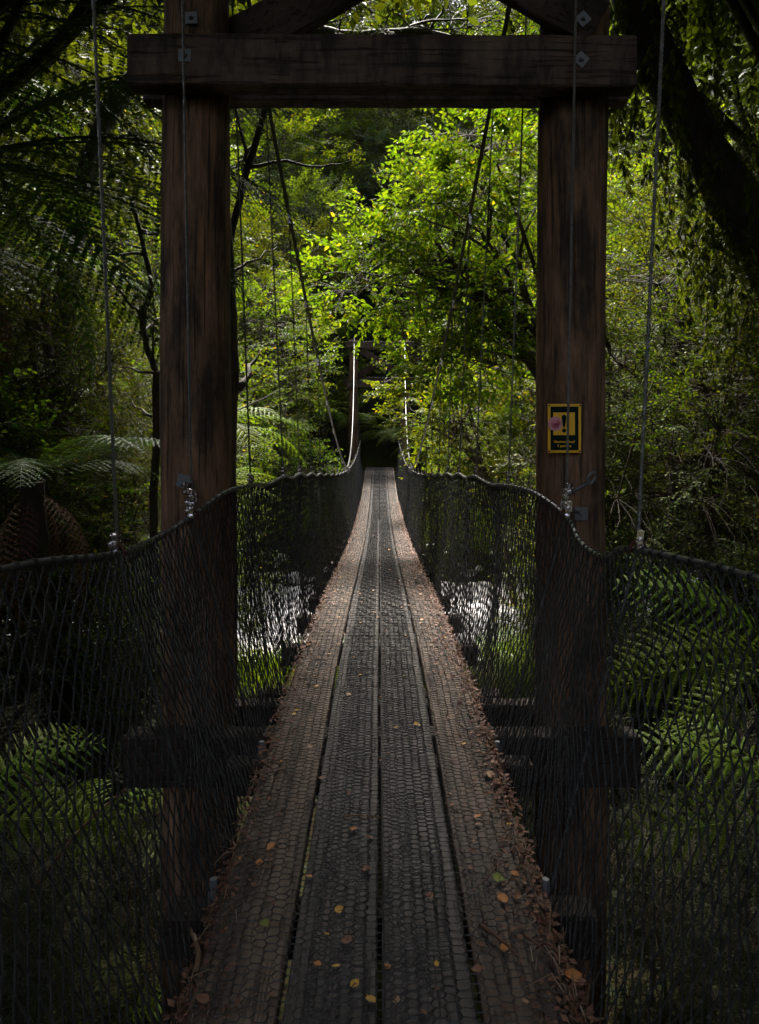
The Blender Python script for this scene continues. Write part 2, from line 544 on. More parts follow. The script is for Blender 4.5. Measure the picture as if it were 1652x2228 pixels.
def rough_beam(L, H, T, seed, nseg=30):
    """sawn beam along x with slightly worn edges, centred"""
    rn = np.random.default_rng(seed)
    prof = []
    c = .006
    for sy, sz in ((-1, -1), (1, -1), (1, 1), (-1, 1)):
        y, z = sy * T / 2, sz * H / 2
        if (sy, sz) in ((-1, -1), (1, 1)):
            prof += [(y, z - sz * c), (y - sy * c, z)]
        else:
            prof += [(y - sy * c, z), (y, z - sz * c)]
    prof = np.array(prof)
    n = len(prof)
    V = []
    for i in range(nseg + 1):
        p = prof + rn.uniform(-.0022, .0022, prof.shape)
        V.append(np.column_stack([np.full(n, -L / 2 + L * i / nseg), p]))
    V = np.concatenate(V)
    i = np.arange(nseg)[:, None] * n; j = np.arange(n)[None, :]; k = (j + 1) % n
    Q = np.stack([i + j, i + k, i + n + k, i + n + j], -1).reshape(-1, 4)
    t = []
    for q in range(1, n - 1):
        t.append((0, q, q + 1)); t.append((nseg * n, nseg * n + q + 1, nseg * n + q))
    return MB().add(V, Q, t)


PLATE = None


def plate(parent, p, ang, size=.052, name='bolt_plate'):
    """square washer with a nut and bolt end, facing -y"""
    global PLATE
    if PLATE is None:
        a = MB().box(-.5, .5, -.09, .02, -.5, .5).mesh('bolt_plate', M['galv'])
        b = MB()
        b.tube([(0, -.09, 0), (0, -.30, 0)], .21, 6)
        b.tube([(0, -.28, 0), (0, -.42, 0)], .12, 10)
        PLATE = (a, b.mesh('bolt_nut', M['galv']))
    o = obj(name, PLATE[0], parent, p, (0, ang, 0), size)
    bevel(o, .0015, 1)
    obj('bolt_nut', PLATE[1], o)
    return o


def tower(y0, base_dz, near, label):
    t = thing('bridge_tower', label, 'tower', (0, y0, base_dz))
    XL, XR = -.835, .878
    if not near: XL, XR = -.83, .81
    log_post('post', XL, 0, -1.75, 4.25, .170, .142, -.003 if near else 0, M['post'], t, 3 if near else 8)
    log_post('post', XR, 0, -1.75, 4.25, .166, .148, .006 if near else 0, M['post'], t, 5 if near else 9)

    def beam(nm, xc, zc, yc, L, H, T, seed, mat, rot=0):
        o = rough_beam(L, H, T, seed).build(nm, mat, t)
        o.location = (xc, yc, zc); o.rotation_euler = (0, rot, 0)
        return o
    yf = -.215
    beam('cross_beam', .01, 2.835, yf, 2.14, .215, .10, 21, M['beam'], rad(.25) if near else 0)
    beam('cross_beam', .03, 2.975, .20, 2.34, .215, .09, 22, M['beam'])
    beam('cross_beam', .0, 4.08, yf, 2.14, .215, .10, 23, M['beam'])
    beam('cross_beam', .0, 4.08, .20, 2.2, .215, .09, 24, M['beam'])
    beam('foundation_beam', .01, -.115, yf - .0, 2.17, .215, .11, 25, M['bearer'])
    beam('foundation_beam', .0, -.16, .22, 2.1, .215, .10, 26, M['bearer'])
    # crossed braces: front one rises to the left, back one to the right
    ang = math.atan2(1.0, 1.72)
    beam('brace', .06, 3.52, -.19, 2.02, .20, .055, 27, M['brace'], ang)
    beam('brace', -.04, 3.52, .17, 2.1, .22, .07, 28, M['brace'], -ang)
    # packing block at the foot of the front brace
    if near:
        q = at(403, 122, y0 + yf - .05); plate(t, (q[0], yf - .052, q[2] - base_dz), rad(2))
        q = at(415, 35, y0 - .17); plate(t, (q[0], -.155, q[2] - base_dz), rad(-3))
        q = at(1264, 131, y0 + yf - .05); plate(t, (q[0], yf - .052, q[2] - base_dz), rad(43))
        q = at(1267, 45, y0 - .21); plate(t, (q[0], -.220, q[2] - base_dz), rad(49))
        q = at(400, 1047, y0 - .17); plate(t, (q[0], -.168, q[2] - base_dz), rad(16), .056)
        q = at(1265, 1118, y0 - .17); plate(t, (q[0], -.166, q[2] - base_dz), rad(1), .056)
    else:
        for x in (XL, XR):
            for z in (2.86, 3.05, 4.08):
                plate(t, (x, yf - .052 if z != 3.05 else -.225, z), 0, .06)
    return t


NT = 3.13      # near tower
FT = 21.9      # far tower
tower(NT, 0, True, 'near bridge tower of two brown log posts with dark bolted cross beam')
tower(FT, -.04, False, 'far bridge tower of slim dark posts at the end of the walkway')

# ------------------------------------------------------------------ bridge: deck
deck = thing('bridge_deck', 'narrow walkway of four long boards covered in wire netting', 'walkway', (0, 0, 0))
lanes = [(-.450, -.233, 'board'), (-.219, -.0055, 'board_mid'), (.0055, .221, 'board_mid'), (.235, .452, 'board')]
Y_A, Y_B = -2.4, 23.2
for li, (x0, x1, mt) in enumerate(lanes):
    y = Y_A + [0, .9, .3, 1.4][li] - 1.4
    k = 0
    while y < Y_B - .3:
        y2 = min(y + 3.6, Y_B)
        ya, yb = max(y, Y_A), y2 - .006
        n = max(2, int((yb - ya) / .3))
        Y = np.linspace(ya, yb, n + 1)
        Z = deck_z(Y)
        dz = R.uniform(-.002, .002)
        prof = [(x0, -.045), (x1, -.045), (x1, -.004), (x1 - .004, 0), (x0 + .004, 0), (x0, -.004)]
        V = np.concatenate([[(px + .0015 * math.sin(yy * 3 + li), yy, zz + pz + dz) for px, pz in prof] for yy, zz in zip(Y, Z)])
        i = np.arange(n)[:, None] * 6; j = np.arange(6)[None, :]; kk = (j + 1) % 6
        Q = np.stack([i + j, i + 6 + j, i + 6 + kk, i + kk], -1).reshape(-1, 4)
        o = MB().add(V, Q, [(0, 2, 1), (0, 3, 2), (0, 4, 3), (0, 5, 4)] + [(n * 6, n * 6 + a, n * 6 + a + 1) for a in (1, 2, 3, 4)]).build('board', M[mt], deck)
        y = y2
        k += 1
HY = [NT + .33 + .82 * k for k in range(23)] + [2.75, 1.95, 1.13, .3]
for y in HY:
    z = float(deck_z(y))
    o = rough_beam(1.22, .12, .10, int(y * 50) + 90, 4).build('crossbearer', M['bearer'], deck)
    o.location = (0, y, z - .045 - .063)
# stringer cables under the deck
for x in (-.40, .40):
    Y = np.linspace(-2.4, 23.2, 80)
    o = MB().tube(np.stack([np.full(80, x), Y, deck_z(Y) - .185], 1), .012, 6).build('deck_cable', M['cable_dark'], deck)


def hexwire(x0, x1, y0, y1, cx, cy, r, lift, name, mat, jit=.0022, seed=1):
    """hexagonal netting: short twisted edge lies across, points left and right"""
    rn = np.random.default_rng(seed)
    nx = int((x1 - x0) / cx); ny = int((y1 - y0) / cy)
    e = cx * .30
    I, J = np.meshgrid(np.arange(nx), np.arange(ny * 2), indexing='ij')
    ok = (I + J) % 2 == 0
    I, J = I[ok], J[ok]
    def node(i, j, s):
        x = x0 + (i + .5) * cx + s * (cx / 2 - e / 2)
        return x, j
    # centre of every cell at (i, j/2); top edge from left to right; slants to the neighbours
    key = {}
    xc = x0 + (I + .5) * cx
    yc = y0 + J * cy / 2
    hx = cx * .36
    A = np.stack([xc - hx, yc], 1); B = np.stack([xc + hx, yc], 1)
    def jitter(P):
        h = np.sin(P[:, 0] * 913.7 + P[:, 1] * 377.1) * 43758.5
        h2 = np.sin(P[:, 0] * 517.3 + P[:, 1] * 731.9) * 24634.6
        big = .004 * np.sin(P[:, 1] * 3.1 + P[:, 0] * 6) + .003 * np.sin(P[:, 1] * 9.7)
        return P + np.stack([(h - np.floor(h) - .5) * 2 * jit + big * .5, (h2 - np.floor(h2) - .5) * 2 * jit + big], 1)
    S = [(A, B)]
    # slants: from right end of (i,j) to left end of (i+1, j+-1)
    for dj in (-1, 1):
        C2 = np.stack([xc + cx - hx, yc + dj * cy / 2], 1)
        m_ = (xc + cx < x1) & (C2[:, 1] >= y0) & (C2[:, 1] <= y1)
        S.append((B[m_], C2[m_]))
    PA = np.concatenate([s[0] for s in S]); PB = np.concatenate([s[1] for s in S])
    PA, PB = jitter(np.round(PA, 6)), jitter(np.round(PB, 6))
    def up(P):
        wv = .0018 * np.sin(P[:, 0] * 60 + P[:, 1] * 31) + .0012 * np.sin(P[:, 1] * 77)
        return np.column_stack([P, deck_z(P[:, 1]) + lift + wv])
    mb = MB().edges(up(PA), up(PB), r, 3)
    # selvedge wires
    Y = np.arange(y0, y1, .06)
    for x in (x0 + cx * .14, x0 + nx * cx - cx * .14):
        mb.tube(np.stack([x + .002 * np.sin(Y * 40), Y, deck_z(Y) + lift + .001], 1), r * 1.2, 4)
    return tag(mb.build(name, mat, deck), kind='stuff')


hexwire(-.446, .448, .9, 13.5, .0315, .0255, .0013, .0045, 'wire_mesh', M['wire'], seed=1)
hexwire(-.446, .448, 13.5, 23.0, .042, .036, .0019, .0035, 'wire_mesh', M['wire'], seed=1)
hexwire(-.178, -.004, .9, 13.5, .029, .0235, .0012, .0085, 'wire_mesh', M['wire_dark'], seed=2)
hexwire(.008, .205, .9, 13.5, .029, .0235, .0012, .0085, 'wire_mesh', M['wire_dark'], seed=3)
hexwire(-.178, .205, 13.5, 23.0, .039, .034, .0018, .0075, 'wire_mesh', M['wire_dark'], seed=2)


# ------------------------------------------------------------------ bridge: cables, hangers, rails, nets
def helix(P, r, turns_per_m, strands=3, sides=4, step=.012):
    P = np.asarray(P, float)
    seg = np.linalg.norm(np.diff(P, axis=0), axis=1); L = np.concatenate([[0], np.cumsum(seg)])
    n = max(4, int(L[-1] / step))
    s = np.linspace(0, L[-1], n)
    Q = np.stack([np.interp(s, L, P[:, k]) for k in range(3)], 1)
    T = np.gradient(Q, axis=0); T /= np.linalg.norm(T, axis=1)[:, None]
    U = np.cross(T, (0.13, 1, .2)); U /= np.linalg.norm(U, axis=1)[:, None]
    W = np.cross(T, U)
    b = MB()
    for k in range(strands):
        a = s * turns_per_m * 2 * PI + k * 2 * PI / strands
        b.tube(Q + (r * .5) * (np.cos(a)[:, None] * U + np.sin(a)[:, None] * W), r * .56, sides, cap=False)
    return b


def main_cable_pt(y, s):
    u = abs(y - 12.5) / 9.37
    x = .54 + .25 * u ** 2.6
    if y > 12.5: x = .60 + .21 * u ** 1.5
    z = .66 + 3.65 * u ** 2.0 - .04
    return np.array((s * x, y, z))


def rail_pts(s):
    if s < 0:
        base = [(-2.2, 1.15, .80), (0.2, .98, .92), (.9, .90, .95), (1.5, .832, .968), (1.95, .748, .922), (2.4, .79, .895), (2.75, .757, .93)]
    else:
        base = [(-2.2, 1.2, .80), (0.2, 1.0, .90), (.9, .90, .93), (1.5, .836, .948), (1.98, .732, .930), (2.2, .722, .868), (2.48, .728, .875), (2.75, .752, .932)]
    rest = [(3.05, .69, 1.00), (3.46, .645, 1.0)]
    for k, y in enumerate(HY[1:22]):
        u = (y - 3.4) / 18
        x = .60 - .045 * min(1, u * 3.2) + .02 * u
        z = float(deck_z(y)) + 1.0 + .05 * math.sin(u * PI)
        rest.append((y, x, z))
    # small sag between hangers
    out = list(base)
    for a, b in zip(rest[:-1], rest[1:]):
        out.append(a)
        if a[0] > 3.2:
            out.append(((a[0] + b[0]) / 2, (a[1] + b[1]) / 2 + .006, (a[2] + b[2]) / 2 - .022))
    out.append(rest[-1])
    P = catmull([(s * x, y, z) for y, x, z in out], len(out) * 14)
    return P


CLIPM = None


def clip(parent, p, rot=(0, 0, 0), s=1.0):
    """wire rope grip: saddle, U bolt and two nuts"""
    global CLIPM
    if CLIPM is None:
        b = MB()
        b.box(-.016, .016, -.006, .004, -.008, .008)
        a = np.linspace(0, PI, 7)
        b.tube([(-.012, -.022, 0)] + [(-.012 * math.cos(q), .006 + .012 * math.sin(q), 0) for q in a] + [(.012, -.022, 0)], .0035, 6)
        for x in (-.012, .012):
            b.tube([(x, -.015, 0), (x, -.006, 0)], .0068, 6)
        CLIPM = b.mesh('clip', M['clip'])
    return obj('clip', CLIPM, parent, p, rot, s)


hanger_px = {}
for s in (-1, 1):
    side = 'left' if s < 0 else 'right'
    yt, yf = NT, FT
    cab = thing('suspension_cable', 'dark main cable with thin hangers sweeping down from the %s near post' % side, 'cable', (s * .8, NT, 4.3))
    loc = np.array((s * .8, NT, 4.3))
    P = np.array([main_cable_pt(y, s) for y in np.linspace(NT, FT, 120)])
    back = catmull([P[0], (s * .86, 1.95, 3.55), (s * .93, .3, 2.5), (s * 1.1, -3.2, .3), (s * 1.2, -4.6, -.7)], 40)[::-1]
    fore = catmull([P[-1], (s * .9, 23.5, 3.0), (s * 1.2, 27.2, .35)], 20)[1:]
    allp = np.concatenate([back[:-1], P, fore])
    MB().tube(allp - loc, .0135, 8).build('main_cable', M['cable_dark'], cab, smooth=True)
    # hangers
    rail = rail_pts(s)
    ry = rail[:, 1]
    def rp(y): return np.array([np.interp(y, ry, rail[:, k]) for k in range(3)])
    for y in HY:
        if y > 21.6 or y < 0: continue
        if y < NT:
            i = np.argmin(abs(allp[:len(back), 1] - y)); top = allp[i].copy(); top[1] = y
            mid = rp(y)
            bot = np.array((s * .475, y, float(deck_z(y)) - .06))
            h = thing('hanger', None, None)
            c = helix([top - loc, mid - loc], .0058, 22, 3)
            o = c.build('hanger', M['cable'], cab)
            bpy.data.objects.remove(h)
            c = helix([mid - loc, bot - loc], .0055, 22, 3)
            c.build('hanger', M['cable_dark'], cab)
            for q in (0, .022):
                clip(o, mid - loc + np.array((s * .004, -.008, .018 + q)), (rad(20), rad(80 + q * 900), 0), 1.15)
            # rusty loop
            a = np.linspace(-.3, PI + .6, 10)
            MB().tube([mid - loc + np.array((-.022 * math.cos(q) * s, .0, .028 * math.sin(q))) for q in a], .005, 6).build('loop', M['rust'], o)
            # foot fixing at the bearer end
            MB().tube([bot - loc + np.array((0, 0, d)) for d in (-.01, .05, .09)], [.02, .016, .010], 8).build('ferrule', M['galv'], cab)
        else:
            top = main_cable_pt(y, s); mid = rp(y); mid[0] += s * .008
            bot = np.array((s * .56, y, float(deck_z(y)) - .06))
            b = MB()
            if top[2] > mid[2] + .03:
                b.tube([top - loc, mid - loc], .0046, 5)
            b.tube([mid - loc, bot - loc], .0036, 5)
            o = b.build('hanger', M['cable_dark'], cab)
            for q in (0, .035):
                clip(o, top - loc + np.array((0, 0, -.02 - q)), (0, rad(70), 0), 1.1)
                clip(o, mid - loc + np.array((0, 0, .015 + q * .7)), (rad(30), rad(90), 0), 1.1)
    # --- safety net with its rail rope
    net = thing('safety_net', 'black knotted rope netting along the %s side of the walkway' % side, 'net', (s * .6, NT, 0))
    nl = np.array((s * .6, NT, 0))
    mb = MB()
    if s > 0:
        kk = (ry < 2.78)
        MB().tube(rail[kk] - nl, .0075, 8).build('rail_rope', M['cable'], net, smooth=True)
        MB().tube(rail[~kk | (ry > 2.7)] - nl, .0085, 8).build('rail_rope', M['rope'], net, smooth=True)
    else:
        MB().tube(rail - nl, .0095, 8).build('rail_rope', M['rope'], net, smooth=True)
    # netting surface
    seg = np.linalg.norm(np.diff(rail, axis=0), axis=1); L = np.concatenate([[0], np.cumsum(seg)])
    i0 = np.interp(.55, ry, L)
    du, rows = .0195, 25
    k_sh = .78 if s > 0 else .60
    ncol = int((L[-1] - i0) / du) + int(k_sh * rows)
    t = np.arange(rows + 1) / rows
    Ig, Tt = np.meshgrid(np.arange(ncol), t, indexing='ij')
    Jg = Tt * rows
    # knots of one family of cords hang nearly plumb, the other family crosses them aslant
    S = np.minimum(i0 + (Ig - k_sh * Jg) * du + .02 * np.sin(Ig * .011), L[-1])
    RX = np.stack([np.interp(S, L, rail[:, k]) for k in range(3)], -1)
    FY = RX[..., 1]
    FX = np.interp(FY, [0, 1.5, 2.8, 3.4, 5, 23], [.47, .468, .475, .48, .475, .47])
    F = np.stack([s * FX, FY, np.interp(FY, np.arange(-4, 26, .02), deck_z(np.arange(-4, 26, .02))) - .05], -1)
    Y0 = FY
    P3 = RX * (1 - Tt[..., None]) + F * Tt[..., None]
    bulge = np.sin(Tt * PI) * (.035 + .02 * np.sin(Y0 * 1.9 + 1) + .012 * np.sin(Y0 * 5.3))
    P3[..., 0] += s * bulge + .012 * np.sin(Tt * PI) * np.sin(Y0 * 8 + Tt * 5)
    wavez = .018 * np.sin(Y0 * 3.7 + 2 * Tt) + .012 * np.sin(Y0 * 8.9 + 4) + .010 * np.sin(Y0 * 15.1 + Tt * 3)
    P3[..., 2] += wavez * np.sin(Tt * PI)
    amp = np.interp(Y0, [0, 3, 4, 23], [1, 1, .2, .2])
    P3[..., 1] += (.02 * np.sin(Tt * 7 + Y0 * 2.3) + .010 * np.sin(Tt * 13 + Y0 * 6)) * amp * np.sin(Tt * PI)
    P3 += NR.normal(0, .0022, P3.shape)
    ok_u = (i0 + (Ig - k_sh * Jg) * du > i0 - .3) & (i0 + (Ig - k_sh * Jg) * du < L[-1])
    I, J = np.meshgrid(np.arange(ncol), np.arange(rows + 1), indexing='ij')
    ev = (I + J) % 2 == 0
    A, B = [], []
    for di in (-1, 1):
        ok = ev & ok_u & (I + di >= 0) & (I + di < ncol) & (J + 1 <= rows)
        A.append(P3[I[ok], J[ok]]); B.append(P3[I[ok] + di, J[ok] + 1])
    A = np.concatenate(A); B = np.concatenate(B)
    near_m = A[:, 1] < 4.5
    mb.edges(A[near_m] - nl, B[near_m] - nl, .0024, 4)
    mb.edges(A[~near_m] - nl, B[~near_m] - nl, .0027, 3)
    # knots on the nearer part
    kn = ev & ok_u & (P3[..., 1] < 3.6) & (J > 0)
    K = P3[kn] - nl
    oc = np.array([(1, 0, 0), (-1, 0, 0), (0, 1, 0), (0, -1, 0), (0, 0, 1), (0, 0, -1)]) * .0058
    of = np.array([(0, 2, 4), (2, 1, 4), (1, 3, 4), (3, 0, 4), (2, 0, 5), (1, 2, 5), (3, 1, 5), (0, 3, 5)])
    V = (K[:, None, :] + oc[None]).reshape(-1, 3)
    mb.add(V, tris=(of[None] + np.arange(len(K))[:, None, None] * 6).reshape(-1, 3))
    tag(mb.build('netting', M['net'], net), kind='stuff')
    # lashings of black cord round the rail
    mb = MB()
    k = 0
    sL = i0
    while sL < L[-1]:
        p = np.array([np.interp(sL, L, rail[:, q]) for q in range(3)])
        p2 = np.array([np.interp(sL + .02, L, rail[:, q]) for q in range(3)])
        near = p[1] < 4.2
        d = (p2 - p) / (np.linalg.norm(p2 - p) + 1e-9)
        rr = .0115
        if near:
            mb.tube([p - nl - d * .006, p - nl + d * .006], rr, 7)
            mb.tube([p - nl + np.array((0, 0, .004)), p - nl + np.array((0, 0, -.034))], .0028, 4)
        else:
            mb.tube([p - nl - d * .007, p - nl + d * .007], rr, 5)
        sL += .041 if near else .065
        if near and R.random() < .2: sL += .02
    tag(mb.build('lashing', M['net'], net), kind='stuff')
    # the rope grips gathered at the near post
    anchor = rp(2.75)
    base = anchor - loc
    pl = at(400, 1047, NT - .17) if s < 0 else at(1265, 1118, NT - .17)
    lp0 = at(1284, 1046, 2.86)
    eye = lp0 if s > 0 else pl + np.array((.018 if s < 0 else -.02, -.02, -.02))
    o = MB().tube(catmull([eye - loc, base + np.array((-s * .0, .04, .06)), base + np.array((0, .0, -.005))], 12), .0075, 6).build('tail', M['galv'], cab, smooth=True)
    for q in range(5):
        c = clip(o, base + np.array((s * .010 * math.sin(q * 2), -.012, .018 + q * .024)), (rad(10 * q), rad(90 + 8 * math.sin(q * 3)), 0), 1.35)
    if s > 0:
        a = np.linspace(0, 2 * PI, 14)
        lp = at(1287, 1040, 2.86) - loc
        MB().tube(catmull([pl - loc + np.array((-.02, -.012, .01)), base + np.array((.012, .03, .02)), base], 8), .007, 6).build('tail', M['galv'], cab, smooth=True)
        MB().tube([lp + np.array((.014 * math.cos(q) + .008 * math.sin(q), 0, .024 * math.sin(q))) for q in a], .006, 6).build('loop', M['galv'], o)

# ------------------------------------------------------------------ sign and the pink disc
SY = NT - .178
sg = thing('warning_sign', 'yellow and dark green warning sign reading Maximum load 5 persons', 'sign', at(1228.5, 932, SY))
SW, SH = .1445, .2115


def flat(x0, x1, z0, z1, y, name, mat, th=.0012, parent=None):
    return MB().box(x0, x1, y, y + th, z0, z1).build(name, mat, parent or sg)


bevel(flat(-SW / 2, SW / 2, -SH / 2, SH / 2, 0, 'backing', M['yellow'], .003), .001, 1)
flat(-SW / 2 + .0115, SW / 2 - .0125, -SH / 2 + .0115, SH / 2 - .0115, -.0022, 'dark_panel', M['signdark'])
flat(-SW / 2 + .0225, SW / 2 - .0285, -.029, SH / 2 - .037, -.0042, 'yellow_panel', M['yellow'])


def poly(pts, y, name, mat, parent):
    n = len(pts)
    v = [(x, y, z) for x, z in pts] + [(x, y + .001, z) for x, z in pts]
    me = bpy.data.meshes.new(name)
    me.from_pydata(v, [], [tuple(range(n)), tuple(range(2 * n - 1, n - 1, -1))] + [(i, i + n, (i + 1) % n + n, (i + 1) % n) for i in range(n)])
    me.materials.append(mat)
    return obj(name, me, parent)


ex = -.0035
a = np.linspace(0, PI, 12)
drop = [(ex + .0105 * math.cos(q), .0475 + .0115 * math.sin(q)) for q in a] + [(ex - .0042, .0065), (ex - .002, .004), (ex + .002, .004), (ex + .0042, .0065)]
poly(drop, -.0062, 'exclamation_mark', M['signdark'], sg)
a = np.linspace(0, 2 * PI, 18)[:-1]
poly([(ex + .0088 * math.cos(q), -.0095 + .0088 * math.sin(q)) for q in a], -.0062, 'exclamation_dot', M['signdark'], sg)
for txt, z, sz in (('Maximum load', -.0625, .0152), ('5 persons', -.0805, .0152)):
    cu = bpy.data.curves.new('t', 'FONT'); cu.body = txt; cu.size = sz; cu.align_x = 'CENTER'; cu.extrude = .0004; cu.offset = .00028
    to = bpy.data.objects.new('t', cu); C.objects.link(to)
    bpy.context.view_layer.update()
    me = bpy.data.meshes.new_from_object(to.evaluated_get(bpy.context.evaluated_depsgraph_get()))
    bpy.data.objects.remove(to)
    me.materials.clear(); me.materials.append(M['yellow'])
    obj('lettering', me, sg, (-.002, -.0032, z), (rad(90), 0, 0))
for x in (-1, 1):
    for z in (-1, 1):
        MB().tube([(x * (SW / 2 - .006), -.003, z * (SH / 2 - .007)), (x * (SW / 2 - .006), .001, z * (SH / 2 - .007))], .0042, 8).build('nail', M['nail'], sg)
pd = at(1207.5, 922, SY)
pk = thing('rubber_disc', 'round pink rubber disc with a centre knob stuck on the warning sign', 'disc', (pd[0], SY - .003, pd[2]))


def lathe(prof, n=28):
    b = MB()
    a = np.arange(n) / n * 2 * PI
    V = np.concatenate([np.stack([r * np.cos(a) * (1 + .012 * np.sin(5 * a)), np.full(n, y), r * np.sin(a)], 1) for r, y in prof])
    i = np.arange(len(prof) - 1)[:, None] * n; j = np.arange(n)[None, :]; k = (j + 1) % n
    return b.add(V, np.stack([i + j, i + k, i + n + k, i + n + j], -1).reshape(-1, 4))


lathe([(.031, .0), (.0315, -.003), (.0295, -.0038), (.028, -.0028), (.020, -.0050), (.0185, -.0052), (.0001, -.0055)]).build('rim', M['pink'], pk, smooth=True)
lathe([(.0195, -.0045), (.0185, -.0068), (.013, -.0078), (.007, -.0088), (.0055, -.0125), (.0035, -.0145), (.0001, -.015)]).build('knob', M['pinkdark'], pk, smooth=True)

# ------------------------------------------------------------------ foliage generators


def leaf_shape(l, w_, fold=.18, bend=.1):
    """six vertices, two folded quads: base, two left, tip, two right"""
    return np.array([(0, 0, 0), (.28 * l, .5 * w_, fold * w_), (.66 * l, .42 * w_, fold * w_ - bend * l * .4), (l, 0, -bend * l), (.66 * l, -.42 * w_, fold * w_ - bend * l * .4), (.28 * l, -.5 * w_, fold * w_)])


LQ = np.array([(0, 1, 2, 3), (0, 3, 4, 5)])
SQ = np.array([(0, 1, 2, 3)])


def frames(D, Un):
    """matrices with x along D, z near Un"""
    D = D / (np.linalg.norm(D, axis=1)[:, None] + 1e-9)
    Yv = np.cross(Un, D); Yv /= np.linalg.norm(Yv, axis=1)[:, None] + 1e-9
    Zv = np.cross(D, Yv)
    return np.stack([D, Yv, Zv], 1)      # rows


def place_leaves(P, D, U, l, w_, sc, simple=False):
    F = frames(D, U)
    if simple:
        S = np.array([(0, 0, 0), (.45 * l, .5 * w_, 0), (l, 0, -.08 * l), (.45 * l, -.5 * w_, 0)])
        q = SQ
    else:
        S = leaf_shape(l, w_); q = LQ
    V = np.einsum('kj,njc->nkc', S, F) * sc[:, None, None] + P[:, None, :]
    n, k = len(P), len(S)
    Q = (q[None] + np.arange(n)[:, None, None] * k).reshape(-1, 4)
    return V.reshape(-1, 3), Q


def spray(rn, n, L, l, w_, planar=.5, sub=3):
    """a leafy twig along +x, about L long; returns leaf P, D, U, scale and twig polylines"""
    P, D, U, Sc, tw = [], [], [], [], []
    lines = [(np.zeros(3), np.array((1, 0, 0.)), L)]
    for k in range(sub):
        t = rn.uniform(.15, .8)
        yaw = rn.choice([-1, 1]) * rn.uniform(.5, 1.0)
        d = np.array((math.cos(yaw), math.sin(yaw), rn.normal(0, .25)))
        lines.append((np.array((t * L, 0, -.06 * L * t * t)), d, L * rn.uniform(.35, .6)))
    tot = sum(q[2] for q in lines)
    for o, d, ln in lines:
        m_ = max(3, int(n * ln / tot))
        d = d / np.linalg.norm(d)
        side = np.cross((0, 0, 1), d)
        tw.append([o, o + d * ln * .5 + np.array((0, 0, .02 * ln)), o + d * ln + np.array((0, 0, -.14 * ln))])
        for q in range(m_):
            t = (q + rn.uniform(.2, .8)) / m_
            t = .12 + .88 * t
            p = o + d * ln * t + np.array((0, 0, -.14 * ln * t * t))
            sgn = 1 if q % 2 else -1
            dd = d * rn.uniform(.35, .9) + side * sgn * rn.uniform(.5, 1) + np.array((0, 0, rn.normal(-.12, .25)))
            if t > .93: dd = d
            P.append(p); D.append(dd)
            U.append(np.array((rn.normal(0, planar), rn.normal(0, planar), 1)))
            Sc.append(rn.uniform(.6, 1.15))
    return np.array(P), np.array(D), np.array(U), np.array(Sc), tw


def rotz_align(d, roll, droop=0):
    d = d / np.linalg.norm(d)
    up = np.array((0, 0, 1.0))
    y = np.cross(up, d)
    if np.linalg.norm(y) < .05: y = np.array((0, 1.0, 0))
    y /= np.linalg.norm(y); z = np.cross(d, y)
    c_, s_ = math.cos(roll), math.sin(roll)
    y2 = y * c_ + z * s_; z2 = -y * s_ + z * c_
    return np.stack([d, y2, z2])          # rows


